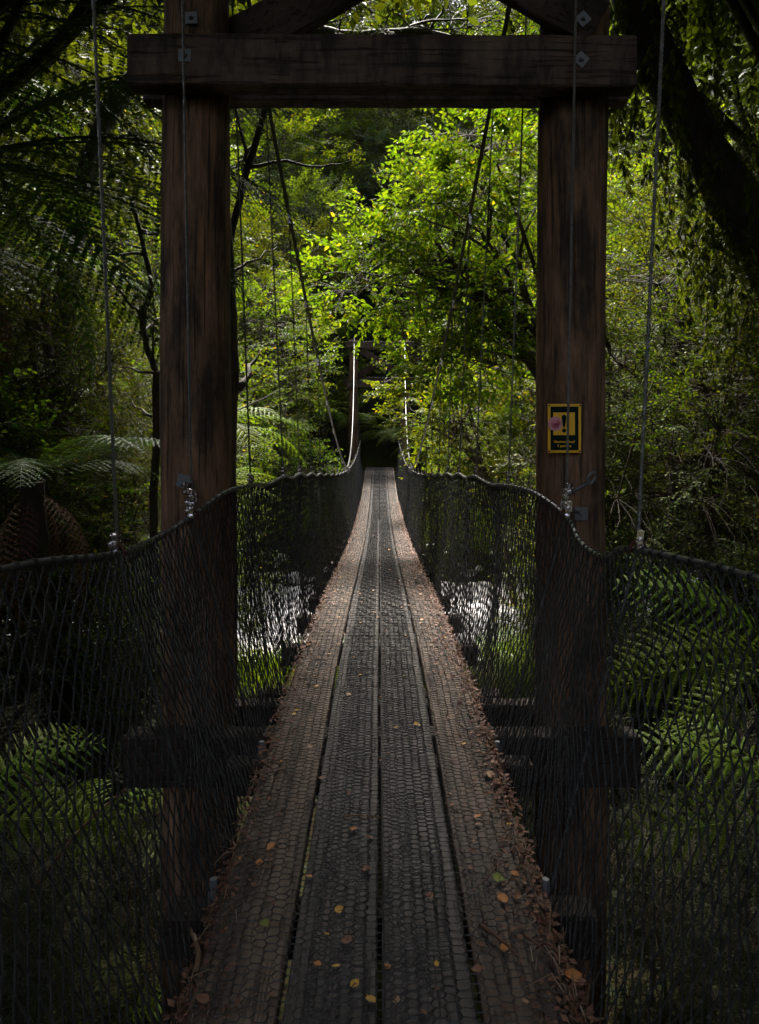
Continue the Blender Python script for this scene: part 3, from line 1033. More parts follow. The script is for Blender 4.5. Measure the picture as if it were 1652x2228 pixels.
def make_plant(seed, trunk, limbs, blobs, nsp, leafp, r0=.12, twigs=True, limb_r=.35, simple=False, bare=0):
    """trunk: polyline; limbs: number; blobs: (centre, radii) ellipsoids holding nsp leafy sprays.
    returns (bark mesh builder, leaf mesh builder)"""
    rn = np.random.default_rng(seed)
    nl_, L, l, w_, sub = leafp
    bark, leaf = MB(), MB()
    T = catmull(trunk, 14)
    rr = np.linspace(r0, r0 * .35, 14)
    T2 = T + rn.normal(0, r0 * .12, T.shape) * np.linspace(0, 1, 14)[:, None]
    bark.tube(T2, rr, 9, cap=False)
    nodes = [T2[5:]]
    vol = np.array([b[1][0] * b[1][1] * b[1][2] for b in blobs]) ** .7
    prob = vol / vol.sum()
    def rpt(f0, f1):
        b = blobs[rn.choice(len(blobs), p=prob)]
        d = rn.normal(0, 1, 3); d /= np.linalg.norm(d)
        return np.array(b[0]) + d * np.array(b[1]) * rn.uniform(f0, f1) ** .6, np.array(b[0]), d
    for k in range(limbs):
        e, c_, d = rpt(.35, .85)
        i = rn.integers(4, 13)
        s_ = T2[i]
        mid = (s_ + e) / 2 + np.array((0, 0, .12 * np.linalg.norm(e - s_))) + rn.normal(0, .06 * np.linalg.norm(e - s_), 3)
        Lm = catmull([s_, mid, e], 9)
        Lm[1:-1] += rn.normal(0, .015 * np.linalg.norm(e - s_), (7, 3))
        bark.tube(Lm, np.linspace(max(rr[i] * limb_r * 1.4, .012), .007, 9), 6, cap=False)
        nodes.append(Lm[2:])
    N = np.concatenate(nodes)
    temps = [spray(rn, nl_, L, l, w_, .45, sub) for _ in range(5)]
    Ps, Ds, Us, Ss = [], [], [], []
    for k in range(nsp):
        p, c_, d = rpt(.3, 1.0)
        j = np.argmin(((N - p) ** 2).sum(1) + rn.uniform(0, .15, len(N)))
        s_ = N[j]
        out = p - s_
        ln = np.linalg.norm(out) + 1e-6
        out = out / ln * .6 + d * .5 + rn.normal(0, .25, 3) + np.array((0, 0, -.05))
        Rm = rotz_align(out, rn.normal(0, .5))
        sc = rn.uniform(.75, 1.25)
        P, D, U, S, tw = temps[rn.integers(5)]
        Ps.append(P @ Rm * sc + p); Ds.append(D @ Rm); Us.append(U @ Rm); Ss.append(S * rn.uniform(.85, 1.15))
        if twigs:
            mid = (s_ + p) / 2 + np.array((0, 0, .08 * ln))
            bark.tube(catmull([s_, mid, p], 5), [.007, .006, .0055, .005, .004], 4, cap=False)
            for q in tw:
                bark.tube(np.array(q) @ Rm * sc + p, [.004, .003, .002], 3, cap=False)
    P, D, U, S = map(np.concatenate, (Ps, Ds, Us, Ss))
    V, Qd = place_leaves(P, D, U, l, w_, S, simple)
    leaf.add(V, Qd)
    for k in range(bare):
        e, c_, d = rpt(.6, 1.1)
        j = rn.integers(len(N)); s_ = N[j]
        bark.tube(catmull([s_, (s_ + e) / 2 + rn.normal(0, .2, 3), e], 8), np.linspace(.012, .003, 8), 4, cap=False)
    return bark, leaf


def frond_mesh(rn, L, W, npair, npin, arch, name, mat, curl=0.0):
    """fern frond along +x: rachis plus pinnae cut into pinnules"""
    t = np.linspace(0, 1, 24)
    X = L * (t - .12 * t ** 3); Z = L * (arch * t - (arch * 1.12 + curl) * t ** 2.3)
    Rch = np.stack([X, .03 * L * np.sin(t * 3) * rn.normal(), Z], 1) if False else np.stack([X, np.zeros(24), Z], 1)
    stem = MB().tube(Rch, np.linspace(.009, .002, 24) * (L / 2), 5, cap=False)
    P, D, U, S, ls = [], [], [], [], []
    sA, sB = [], []
    for k in range(npair):
        u = .14 + .86 * (k + .5) / npair
        p = np.array([np.interp(u, t, Rch[:, q]) for q in range(3)])
        pn = np.array([np.interp(min(1, u + .03), t, Rch[:, q]) for q in range(3)]) - p
        pn /= np.linalg.norm(pn) + 1e-9
        up = np.cross(pn, (0, 1, 0)); up = -up if up[2] < 0 else up
        wl = W * (math.sin(min(1, (u - .08) * 1.55) * PI / 2) * (1 - u) ** .62 * 1.45 + .015)
        for sgn in (-1, 1):
            fwd = .38 + .3 * u
            d = pn * fwd + np.array((0, sgn, 0)) + np.array((0, 0, -.10))
            d /= np.linalg.norm(d)
            droop = rn.uniform(.08, .40)
            nn = max(4, int(npin * wl / (W * .8)))
            prev = p
            for q in range(nn):
                v_ = (q + .6) / nn
                pp = p + d * wl * v_ + np.array((0, 0, -droop * wl * v_ * v_))
                if q == nn - 1: sA.append(p); sB.append(pp)
                w2 = wl / nn * 1.15
                ll = L * .27 / npair * (1 - v_ * .80) * (.45 + .55 * wl / W) + .002
                side = np.cross(up, d); side /= np.linalg.norm(side)
                for s2 in (-1, 1):
                    P.append(pp); D.append(side * s2 + d * .45 + np.array((0, 0, -.12))); U.append(up + rn.normal(0, .12, 3)); S.append(ll); ls.append(w2)
    P, D, U, S, ls = map(np.array, (P, D, U, S, ls))
    F = frames(D, U)
    base = np.array([(0, -.52, 0), (0, .52, 0), (.72, .34, -.04), (1, 0, -.06)])
    Vs = np.empty((len(P), 4, 3))
    for i in range(4):
        Vs[:, i, :] = P + F[:, 0] * (base[i, 0] * S)[:, None] + F[:, 1] * (base[i, 1] * ls)[:, None] + F[:, 2] * (base[i, 2] * S)[:, None]
    Q = (np.array([(0, 3, 2, 1)])[None] + np.arange(len(P))[:, None, None] * 4).reshape(-1, 4)
    b = MB().add(Vs.reshape(-1, 3), Q)
    b.edges(np.array(sA), np.array(sB), .0016 * L / 2, 3)
    v, q, tt = stem.arrays()
    b.add(v, q)
    return b.mesh(name, mat)


def set_rand(me): return me


FR = [frond_mesh(np.random.default_rng(i), 1.0, .25, 16, 19, .42, 'frond', M['frond'], .08 + .10 * i) for i in range(2)]
FRD = [frond_mesh(np.random.default_rng(10 + i), 1.0, .24, 22, 15, .30, 'frond', M['frond_dark'], .05 + .12 * i) for i in range(2)]
FRX = [frond_mesh(np.random.default_rng(20), 1.0, .16, 20, 6, .3, 'dead_frond', M['frond_dead'], .5)]


def fern(name, label, cat, base, crown_h, L, n, seed, meshes, group=None, azs=None, tilt=(.1, .5), dead=0, trunk_r=.07, face=0):
    rn = random.Random(seed)
    b = np.array(base, float)
    t = thing(name, label, cat, b, 0, group)
    if crown_h > .25:
        rn2 = np.random.default_rng(seed)
        P = catmull([(0, 0, -.25), (.05, 0, crown_h * .5), (0, 0, crown_h)], 14)
        MB().tube(P, trunk_r * (1 + .12 * rn2.normal(0, 1, 14)), 10).build('trunk', M['bark_dark'], t, smooth=False)
    azs = azs if azs is not None else [2 * PI * k / n + rn.uniform(-.25, .25) for k in range(n)]
    for k, a_ in enumerate(azs):
        if isinstance(a_, tuple): az, tl, ll = a_
        else: az, tl, ll = a_, rn.uniform(*tilt), L * rn.uniform(.8, 1.12)
        o = obj('frond', meshes[k % len(meshes)], t, (0, 0, crown_h), (rn.uniform(-.25, .25) + face * math.cos(az), -tl, az), ll)
    for k in range(dead):
        o = obj('dead_frond', FRX[0], t, (0, 0, crown_h - .05), (rn.uniform(-.4, .4), rn.uniform(.7, 1.25), rn.uniform(0, 6.3)), L * rn.uniform(.5, .8))
    return t


# ------------------------------------------------------------------ plant templates (mesh pairs)
def template(name, *a, leafmat='leaf_mid', bark='bark', **k):
    b, l = make_plant(*a, **k)
    return (b.mesh('trunk', M[bark], True), l.mesh('crown', M[leafmat]))


TP = {}
TP['mid_a'] = template('mid_a', 101, [(0, 0, -.3), (.1, .05, 1.5), (.25, 0, 3.2), (.1, .1, 4.6)], 16, [((0, 0, 3.6), (1.7, 1.5, 1.6)), ((.6, -.2, 2.3), (1.3, 1.2, .9)), ((-.6, .2, 4.9), (1.1, 1.1, .8)), ((-.3, 0, 1.2), (1.2, 1.2, .8))], 400, (26, .55, .085, .042, 3), r0=.09, leafmat='leaf_mid', bare=12)
TP['mid_b'] = template('mid_b', 102, [(0, 0, -.3), (-.2, .05, 1.0), (-.1, 0, 2.2), (.2, .1, 3.3)], 14, [((0, 0, 1.9), (1.5, 1.4, 1.3)), ((.3, 0, 3.1), (1.0, 1.0, .8)), ((-.5, .3, 1.0), (1.2, 1.1, .7))], 330, (24, .5, .075, .038, 3), r0=.06, leafmat='leaf_mid', bare=20)
TP['small'] = template('small', 103, [(0, 0, -.3), (.1, .05, 1.2), (-.1, 0, 2.6), (.1, .1, 3.8)], 14, [((0, 0, 2.6), (1.4, 1.4, 1.6)), ((.5, .3, 1.2), (1.3, 1.2, .9)), ((-.4, 0, 3.9), (.9, .9, .7))], 420, (52, .5, .042, .027, 5), r0=.06, leafmat='leaf_small', simple=True, bare=20)
TP['grey'] = template('grey', 104, [(0, 0, -.3), (.1, .05, 2.0), (-.1, 0, 4.2), (.3, .1, 6.4)], 16, [((0, 0, 6.3), (1.7, 1.7, .7)), ((.9, .3, 5.0), (1.5, 1.3, .5)), ((-.9, 0, 4.2), (1.4, 1.4, .55)), ((.2, -.5, 3.2), (1.5, 1.3, .45))], 420, (60, .55, .06, .018, 6), r0=.11, leafmat='leaf_grey', simple=True, bare=6)
TP['dark'] = template('dark', 105, [(0, 0, -.3), (.1, .05, 2.0), (.2, 0, 4.2), (-.1, .1, 6.4)], 18, [((0, 0, 5.6), (2.3, 2.2, 1.9)), ((.8, .3, 3.6), (1.9, 1.8, 1.1)), ((-.9, 0, 7.1), (1.5, 1.5, .9)), ((-.6, -.3, 1.8), (1.9, 1.9, 1.2))], 560, (34, .75, .115, .058, 4), r0=.14, leafmat='leaf_dark', simple=True)
TP['canopy'] = template('canopy', 106, [(0, 0, -.4), (.1, .05, 3.0), (.5, .2, 5.8), (1.5, .1, 8.0)], 26, [((1.6, 0, 8.2), (3.3, 3.1, 1.3)), ((2.9, .8, 7.6), (2.2, 2.4, .8)), ((.4, -.6, 7.6), (2.3, 2.4, 1.0))], 900, (32, .85, .16, .085, 4), r0=.20, leafmat='leaf_dark', bark='bark_dark', simple=True)


def plant(tp, name, label, cat, x, y, sc=1, rot=0, group=None, z=None, crown_mat=None, tilt=(0, 0)):
    z = float(ground_z(x, y)) if z is None else z
    t = thing(name, label, cat, (x, y, z), rot, group)
    t.rotation_euler = (tilt[0], tilt[1], rot)
    b, l = TP[tp]
    obj('trunk', b, t, scale=sc); c = obj('crown', l, t, scale=sc)
    if crown_mat == 'leaf_shade':  # shade-coloured bushes swap to the darker bark as well
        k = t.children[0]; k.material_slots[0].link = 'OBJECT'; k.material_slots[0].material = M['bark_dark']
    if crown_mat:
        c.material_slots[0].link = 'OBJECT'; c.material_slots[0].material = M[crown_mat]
    return t


def thicket(tp, name, label, cat, group, spots, crown_mat=None):
    for i, (x, y, s_) in enumerate(spots):
        plant(tp, name, label if isinstance(label, str) else label[i], cat, x, y, s_, R.uniform(0, 6.3), group, None, crown_mat, (R.uniform(-.1, .1), R.uniform(-.1, .1)))


# --- the bright tree reaching in from the right over the river
hero_t = [(3.6, 0, -.6), (3.0, .1, 1.3), (2.4, 0, 2.6), (1.5, -.2, 3.4), (.6, -.2, 4.4)]
HX, HYY = .25, 9.3
hz = 0.0
b, l = make_plant(201, hero_t, 30, [((.65, 0, 4.75), (1.35, 1.2, .95)), ((-.15, .2, 3.9), (1.25, 1.1, .7)), ((1.6, 0, 3.3), (1.1, 1.1, .75)), ((1.5, .2, 5.6), (1.3, 1.1, .9)), ((.9, 0, 2.6), (.9, 1.0, .35))],
                  600, (28, .54, .105, .052, 3), r0=.10, bare=80, limb_r=.5)
t = thing('tree', 'bright yellow green tree leaning in from the right over the river', 'tree', (HX + 3.1, HYY, float(ground_z(HX + 3.1, HYY))))
off = np.array((3.6 * .87, 0, float(ground_z(HX + 3.1, HYY)))) 
for mbx, nm, mt in ((b, 'trunk', 'bark'), (l, 'crown', 'leaf_bright')):
    v, q, tr = mbx.arrays()
    MB().add((v * .87 - off), q, tr).build(nm, M[mt], t, smooth=(nm == 'trunk'))
# lower bright bush right of the far tower, hanging towards the deck
b, l = make_plant(202, [(2.6, 0, -2.4), (2.2, 0, -.3), (1.6, 0, .9), (1.0, 0, 1.6)], 22, [((1.5, 0, 1.3), (1.0, 1.0, .8)), ((.75, 0, 1.75), (.75, .7, .45)), ((2.2, 0, 2.2), (1.1, 1.0, .8)), ((2.4, 0, .4), (1.0, .9, .8)), ((.25, .2, 2.25), (.55, .5, .2))],
                  320, (27, .45, .092, .046, 3), r0=.08, bare=40, limb_r=.5)
t = thing('tree', 'sunlit green tree drooping beside the right netting near the far tower', 'tree', (0.2, 14.0, 0.0))
for mbx, nm, mt in ((b, 'trunk', 'bark'), (l, 'crown', 'leaf_bright')):
    mbx.build(nm, M[mt], t, smooth=(nm == 'trunk'))

# --- left bank, between the left post and the walkway
thicket('mid_a', 'tree', ['leafy tree with glossy leaves just right of the left post', 'green tree filling the upper gap beside the left post', 'loose leafy tree across the river left of the walkway'], 'tree', None,
        [(-3.3, 10.0, .85), (-4.0, 14.6, 1.2), (-3.4, 17.4, 1.15)])
thicket('mid_b', 'shrub', ['leafy shrub on the near bank by the left netting', 'shrub overhanging the river left of the walkway', 'small leaved shrub at the water edge behind the left post'], 'shrub', None,
        [(-2.3, 8.6, .62), (-2.4, 16.9, .9), (-3.4, 10.2, .75)])
# --- right bank
thicket('mid_a', 'tree', ['leafy green tree just left of the right post', 'tall leafy tree behind the right post'], 'tree', None, [(3.9, 14.5, 1.1), (4.9, 11.8, 1.25)])
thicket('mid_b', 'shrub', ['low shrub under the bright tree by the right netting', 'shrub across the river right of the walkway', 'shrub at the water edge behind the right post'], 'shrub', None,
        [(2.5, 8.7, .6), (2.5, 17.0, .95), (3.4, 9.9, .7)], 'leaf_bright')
# --- dark small leaved thicket on the right slope
thicket('small', 'shrub', ['small leaved shrub right behind the hanger beside the right post', 'small leaved shrub at the right edge above the rail', 'small leaved shrub directly behind the right hand rail corner', 'mid height small leaved shrub at far right of the thicket',
        'tall small leaved shrub below the leaning trunk', 'small leaved shrub between the right post and the right hand hanger', 'large small leaved shrub at the right edge under the trunk', 'lowest small leaved shrub touching the right post', 'tallest shrub at the back of the right slope'], 'shrub', 'shrubs of the thicket right of the right post',
        [(3.0, 6.2, .8), (3.7, 5.4, .85), (3.3, 7.6, .95), (4.4, 7.0, 1.1), (5.2, 8.6, 1.3), (4.2, 9.2, 1.2), (5.6, 6.6, 1.3), (2.5, 7.4, .6), (6.0, 10.4, 1.5)])
thicket('small', 'shrub', ['low small leaved shrub touching the left post', 'small leaved shrub behind the left hand hanger', 'small leaved shrub at the left edge at mid height', 'small leaved shrub between the left hanger and the left post', 'tall small leaved shrub at the far left under the ferns'], 'shrub', 'shrubs of the thicket left of the left post',
        [(-2.7, 6.6, .65), (-3.9, 7.4, .9), (-4.6, 9.0, 1.1), (-3.3, 8.6, .85), (-5.4, 7.6, 1.2)])
thicket('mid_b', 'shrub', ['broad leaved shrub just left of the left post', 'broad leaved shrub behind the left hand hanger', 'tall broad leaved shrub at the back of the left bank', 'broad leaved shrub at the left edge above the rail'], 'shrub', 'broad leaved shrubs left of the left post',
        [(-3.2, 6.6, .7), (-4.3, 8.2, .95), (-5.0, 10.4, 1.3), (-4.6, 6.4, .9)])
# --- far bank
thicket('grey', 'tree', 'grey green tree with layered feathery crown on the far bank', 'tree', 'grey green layered trees on the far bank',
        [(-3.6, 25.0, .95), (-3.6, 30, 1.2), (.2, 34, 1.25), (2.6, 34, 1.3), (-6.5, 32, 1.3), (-.9, 38, 1.4), (4.4, 29, 1.2)])
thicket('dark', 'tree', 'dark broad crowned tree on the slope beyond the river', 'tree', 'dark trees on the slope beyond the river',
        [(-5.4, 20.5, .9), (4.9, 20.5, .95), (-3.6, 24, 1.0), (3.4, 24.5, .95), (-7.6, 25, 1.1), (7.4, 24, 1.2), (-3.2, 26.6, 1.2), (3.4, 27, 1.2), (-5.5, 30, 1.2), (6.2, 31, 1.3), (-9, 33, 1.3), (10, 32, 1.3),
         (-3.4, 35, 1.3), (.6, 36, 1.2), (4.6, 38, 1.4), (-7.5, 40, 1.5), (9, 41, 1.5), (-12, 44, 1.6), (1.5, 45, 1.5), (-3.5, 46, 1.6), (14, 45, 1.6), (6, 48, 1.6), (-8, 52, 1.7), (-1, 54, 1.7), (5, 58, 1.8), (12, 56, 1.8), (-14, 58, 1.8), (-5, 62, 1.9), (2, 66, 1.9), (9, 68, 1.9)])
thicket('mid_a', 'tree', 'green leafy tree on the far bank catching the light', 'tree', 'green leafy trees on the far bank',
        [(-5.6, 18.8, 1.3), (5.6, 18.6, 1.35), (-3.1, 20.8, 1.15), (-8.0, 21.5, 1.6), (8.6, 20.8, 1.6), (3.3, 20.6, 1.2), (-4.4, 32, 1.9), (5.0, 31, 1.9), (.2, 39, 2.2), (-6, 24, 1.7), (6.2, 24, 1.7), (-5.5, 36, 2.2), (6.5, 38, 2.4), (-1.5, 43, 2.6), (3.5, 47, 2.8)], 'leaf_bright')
# --- canopy added to shade the near bank (crowns above the picture) and around the viewer
for i, (x, y, s_) in enumerate([(-3.4, .5, 1.0), (3.5, 1.6, 1.0), (-3.8, -3.0, 1.0), (4.6, -2.4, 1.0), (-4.2, 4.4, 1.0), (4.4, 4.6, 1.0), (-6.6, 1.4, 1.2), (7.0, 2.2, 1.2),
                                (-7.6, 6.0, 1.15), (8.0, 6.0, 1.2), (-4.6, 6.2, 1.0), (4.8, 6.4, 1.0), (-5.0, 2.6, 1.1), (5.2, .2, 1.1), (-5.3, 9.2, 1.0), (5.7, 9.6, 1.0)]):
    plant('canopy', 'tree', 'tall tree added overhead to shade the near bank', 'tree', x, y, s_, (0 if x < 0 else PI) + R.uniform(-.35, .35) + (PI if y > 9 else 0), 'tall trees added to shade the near bank')

# --- low bushes beside the near end, coloured dark for the shade there
thicket('small', 'shrub', 'low shade-darkened bush on the ground beside the near end of the walkway', 'shrub', 'low bushes beside the near end',
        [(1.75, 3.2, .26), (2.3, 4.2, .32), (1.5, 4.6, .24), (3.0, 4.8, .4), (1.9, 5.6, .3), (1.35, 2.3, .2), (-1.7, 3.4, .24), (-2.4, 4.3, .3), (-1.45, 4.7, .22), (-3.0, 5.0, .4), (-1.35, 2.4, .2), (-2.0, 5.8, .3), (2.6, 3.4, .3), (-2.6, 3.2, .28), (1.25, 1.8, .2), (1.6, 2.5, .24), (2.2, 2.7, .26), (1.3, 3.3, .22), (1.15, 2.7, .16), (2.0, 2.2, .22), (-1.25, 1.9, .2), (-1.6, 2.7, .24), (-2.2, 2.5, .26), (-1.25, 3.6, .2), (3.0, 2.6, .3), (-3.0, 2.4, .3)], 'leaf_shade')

# --- big leaning trunk at upper right with hanging climber
A0, A1 = at(1790, 830, 5.2), at(1425, 120, 5.6)
t = thing('tree', 'massive dark leaning trunk at upper right hung with climbing leaves', 'tree', (A0[0] + .5, A0[1], float(ground_z(A0[0] + .5, A0[1]))))
o0 = np.array(t.location)
P = catmull([(0, 0, -.3), A0 - o0, (A0 + A1) / 2 + np.array((.03, 0, .02)) - o0, A1 - o0, at(1300, -250, 5.9) - o0], 26)
rn = np.random.default_rng(5)
MB().tube(P, np.linspace(.21, .15, 26) * (1 + .06 * rn.normal(0, 1, 26)), 16).build('trunk', M['bark_dark'], t, smooth=True)
Ps, Ds, Us, Ss = [], [], [], []
vt = MB()
for k in range(260):
    u = rn.uniform(.25, 1)
    c_ = P[int(u * 25)]
    st = c_ + rn.normal(0, 1, 3) * (.30, .24, .30)
    ln = rn.uniform(.25, 1.0)
    n = int(ln / .035)
    zz = np.linspace(0, 1, max(4, n // 3))
    line = st + np.stack([.05 * np.sin(zz * 7 + k), .05 * np.cos(zz * 5 + k), -ln * zz], 1)
    vt.tube(line, .003, 3, cap=False)
    for q in range(n):
        f = rn.uniform(0, 1)
        p = np.array([np.interp(f, zz, line[:, j]) for j in range(3)])
        a_ = rn.uniform(0, 6.3)
        Ps.append(p); Ds.append((math.cos(a_), math.sin(a_), -1.3 + rn.normal(0, .3))); Us.append((math.cos(a_), math.sin(a_), .8)); Ss.append(rn.uniform(.6, 1.2))
V, Qd = place_leaves(np.array(Ps), np.array(Ds), np.array(Us), .085, .038, np.array(Ss))
MB().add(V, Qd).build('climber_leaves', M['leaf_dark'], t)
vt.build('climber_stems', M['bark_dark'], t)

# --- slim dark trees at left
def slim(label, pts, r0, r1, seed, nsub=6, mat='bark_dark'):
    base = np.array(pts[0], float)
    gz = float(ground_z(base[0], base[1]))
    base = np.array((base[0], base[1], gz))
    t = thing('tree', label, 'tree', base)
    rn = np.random.default_rng(seed)
    P = catmull([np.array((0, 0, -.2))] + [np.array(p) - base for p in pts], 30)
    P[3:] += np.cumsum(rn.normal(0, .008, P[3:].shape), 0)
    MB().tube(P, np.linspace(r0, r1, 30), 9).build('trunk', M[mat], t, smooth=True)
    for k in range(nsub):
        i = rn.integers(8, 28)
        d = rn.normal(0, 1, 3); d[2] = abs(d[2]) * .6; d /= np.linalg.norm(d)
        ln = rn.uniform(.5, 1.5)
        L_ = P[i] + np.linspace(0, 1, 10)[:, None] * d * ln + np.cumsum(rn.normal(0, .025, (10, 3)), 0)
        MB().tube(L_, np.linspace(r1 * .8, .004, 10), 6).build('limb', M[mat], t, smooth=True)
    return t


slim('thin dark tree leaning up to the right just past the left post', [at(420, 1050, 7.2), at(500, 560, 7.2), at(545, 380, 7.2), at(590, 230, 7.2), at(650, -60, 7.4)], .05, .03, 31, 7)
slim('crooked dark trunk with forks left of the left post', [at(330, 1080, 6.4), at(335, 850, 6.4), at(300, 700, 6.5), at(318, 600, 6.5), at(280, 420, 6.6)], .045, .02, 32, 9)
slim('mossy twin trunk far left in the thicket', [at(118, 1100, 8.2), at(120, 860, 8.2), at(95, 720, 8.3), at(100, 560, 8.3)], .09, .05, 33, 8, 'bark')
slim('reddish trunk showing at the right edge of the left post', [at(500, 1150, 6.0), at(502, 900, 6.0), at(508, 720, 6.0), at(496, 560, 6.1), at(470, 200, 6.2)], .07, .05, 34, 3, 'bark')
# overhead branch crossing the top of the picture
t = thing('tree', 'dark mossy branch crossing high above the walkway behind the beam', 'tree', (-4.2, 8.6, float(ground_z(-4.2, 8.6))))
o0 = np.array(t.location)
P = catmull([(0, 0, -.3), (.2, 0, 4), (.9, 0, 6.9), at(560, 95, 8.6) - o0, at(640, 62, 8.5) - o0, at(760, 80, 8.4) - o0, at(900, 70, 8.4) - o0, at(1010, 90, 8.3) - o0], 40)
rn = np.random.default_rng(9)
MB().tube(P, np.linspace(.16, .035, 40) * (1 + .08 * rn.normal(0, 1, 40)), 10).build('trunk', M['bark_dark'], t, smooth=True)
for k in range(14):
    i = rn.integers(18, 39); d = rn.normal(0, 1, 3) * (1, .5, .8); d /= np.linalg.norm(d)
    L_ = P[i] + np.linspace(0, 1, 12)[:, None] * d * rn.uniform(.4, 1.3) + np.cumsum(rn.normal(0, .03, (12, 3)), 0)
    MB().tube(L_, np.linspace(.02, .004, 12), 5).build('limb', M['bark_dark'], t, smooth=True)
b, l = make_plant(301, P[20:36:3], 8, [(tuple(P[24]), (1.2, .8, .35)), (tuple(P[34]), (1.3, .9, .4))], 120, (26, .45, .05, .026, 4), r0=.03, simple=True)
l.build('crown', M['leaf_dark'], t); b.build('twigs', M['bark_dark'], t)

# ------------------------------------------------------------------ ferns
# two tree ferns at left whose fronds cross the upper left of the picture
cr = at(-110, 350, 4.5)
gz = float(ground_z(cr[0], cr[1]))
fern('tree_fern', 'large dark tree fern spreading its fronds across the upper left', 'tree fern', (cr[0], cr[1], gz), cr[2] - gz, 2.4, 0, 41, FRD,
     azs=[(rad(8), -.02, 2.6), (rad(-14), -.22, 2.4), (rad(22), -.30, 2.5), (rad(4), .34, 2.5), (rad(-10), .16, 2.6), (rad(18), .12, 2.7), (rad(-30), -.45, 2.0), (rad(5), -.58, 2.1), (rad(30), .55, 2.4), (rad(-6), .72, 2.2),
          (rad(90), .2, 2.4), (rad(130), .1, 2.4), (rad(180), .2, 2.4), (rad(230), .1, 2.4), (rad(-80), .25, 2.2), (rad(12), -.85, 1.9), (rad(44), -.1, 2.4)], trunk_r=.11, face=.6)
cr = at(-140, 60, 5.3)
gz = float(ground_z(cr[0], cr[1]))
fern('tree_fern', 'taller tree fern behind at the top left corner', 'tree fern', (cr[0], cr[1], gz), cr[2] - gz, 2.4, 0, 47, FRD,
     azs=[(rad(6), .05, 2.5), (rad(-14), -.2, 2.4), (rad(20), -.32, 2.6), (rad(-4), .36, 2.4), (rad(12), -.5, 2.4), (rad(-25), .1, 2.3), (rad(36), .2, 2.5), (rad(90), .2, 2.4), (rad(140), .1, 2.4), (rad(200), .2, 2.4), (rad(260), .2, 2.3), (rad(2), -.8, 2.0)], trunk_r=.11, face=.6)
cr = at(-60, 560, 6.3)
gz = float(ground_z(cr[0], cr[1]))
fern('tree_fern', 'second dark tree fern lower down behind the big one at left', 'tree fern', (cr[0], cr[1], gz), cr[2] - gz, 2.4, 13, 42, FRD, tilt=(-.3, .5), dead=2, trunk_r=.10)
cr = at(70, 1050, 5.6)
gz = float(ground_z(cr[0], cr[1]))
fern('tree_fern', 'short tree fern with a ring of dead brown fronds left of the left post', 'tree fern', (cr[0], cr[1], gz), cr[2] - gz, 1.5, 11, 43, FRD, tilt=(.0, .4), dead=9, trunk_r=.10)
cr = at(455, 945, 9.4)
gz = float(ground_z(cr[0], cr[1]))
fern('tree_fern', 'bright green tree fern beside the left post above the netting', 'tree fern', (cr[0], cr[1], gz), cr[2] - gz, 1.55, 13, 44, FR, tilt=(-.1, .5), trunk_r=.07)
cr = at(520, 1090, 7.4)
gz = float(ground_z(cr[0], cr[1]))
fern('tree_fern', 'grey green fern arching just behind the left netting', 'tree fern', (cr[0] - .35, cr[1], gz), cr[2] - gz, 1.0, 10, 45, FR, tilt=(.1, .5), trunk_r=.05)
cr = at(1010, 1000, 12.5)
gz = float(ground_z(cr[0] + .5, cr[1]))
fern('tree_fern', 'small tree fern in the foliage behind the right netting', 'tree fern', (cr[0] + .5, cr[1] + 4, float(ground_z(cr[0] + .5, cr[1] + 4))), 1.7, 1.2, 11, 46, FR, tilt=(-.1, .5), trunk_r=.06)
fl = ['dark tree fern straight beyond the end of the walkway', 'tree fern with pale frond left of the path behind the far tower', 'tree fern right of the path behind the far tower', 'tree fern left of the far tower post', 'tree fern further back behind the far tower', 'low fern by the right foot of the far tower']
for lb, (x, y, h_, L_, n) in zip(fl, [(.3, 25.0, .75, 1.6, 15), (-.85, 23.8, 1.5, 1.4, 14), (.95, 23.9, 1.1, 1.4, 14), (-1.9, 22.6, 2.0, 1.6, 13), (-.45, 26.6, 1.1, 2.0, 15), (1.5, 23.2, .7, 1.3, 11)]):
    fern('tree_fern', lb, 'tree fern', (x, y, float(ground_z(x, y))), h_, L_, n, 700 + int(abs(x) * 90 + y), FR, None, tilt=(-.1, .45), dead=1, trunk_r=.09)
# lower right clump
cr = at(1720, 1440, 3.5)
fern('fern', 'bright lime fern reaching in from the right below the rail', 'fern', (cr[0], cr[1], float(ground_z(cr[0], cr[1]))), cr[2] - float(ground_z(cr[0], cr[1])), 1.1, 0, 51, FR,
     azs=[(rad(176), .50, 1.05), (rad(190), .10, 1.12), (rad(168), -.22, 1.1), (rad(250), .2, .9), (rad(60), .3, .9), (rad(0), .3, .9), (rad(183), -.55, .95)], trunk_r=.05, face=.75)
cr = at(1760, 1780, 3.0)
fern('fern', 'darker fern low at the right edge under the lime fern', 'fern', (cr[0], cr[1], float(ground_z(cr[0], cr[1]))), cr[2] - float(ground_z(cr[0], cr[1])), .95, 0, 52, FR,
     azs=[(rad(176), .42, 1.0), (rad(190), .02, .95), (rad(120), .3, .9), (rad(20), .2, .8)], trunk_r=.05, face=.7)
cr = at(-110, 1800, 3.2)
fern('fern', 'yellow green fern at the lower left edge behind the netting', 'fern', (cr[0], cr[1], float(ground_z(cr[0], cr[1]))), cr[2] - float(ground_z(cr[0], cr[1])), .9, 0, 53, FR,
     azs=[(rad(8), .55, .85), (rad(-8), .12, 1.0), (rad(20), -.2, .95), (rad(60), .4, .9), (rad(150), .3, .8)], trunk_r=.05, face=.7)
fern('fern', 'small fern sprig on dark ground at the bottom left', 'fern', (*at(250, 2150, 3.1)[:2], float(ground_z(*at(250, 2150, 3.1)[:2]))), .12, .5, 8, 54, FR, tilt=(.1, .6))
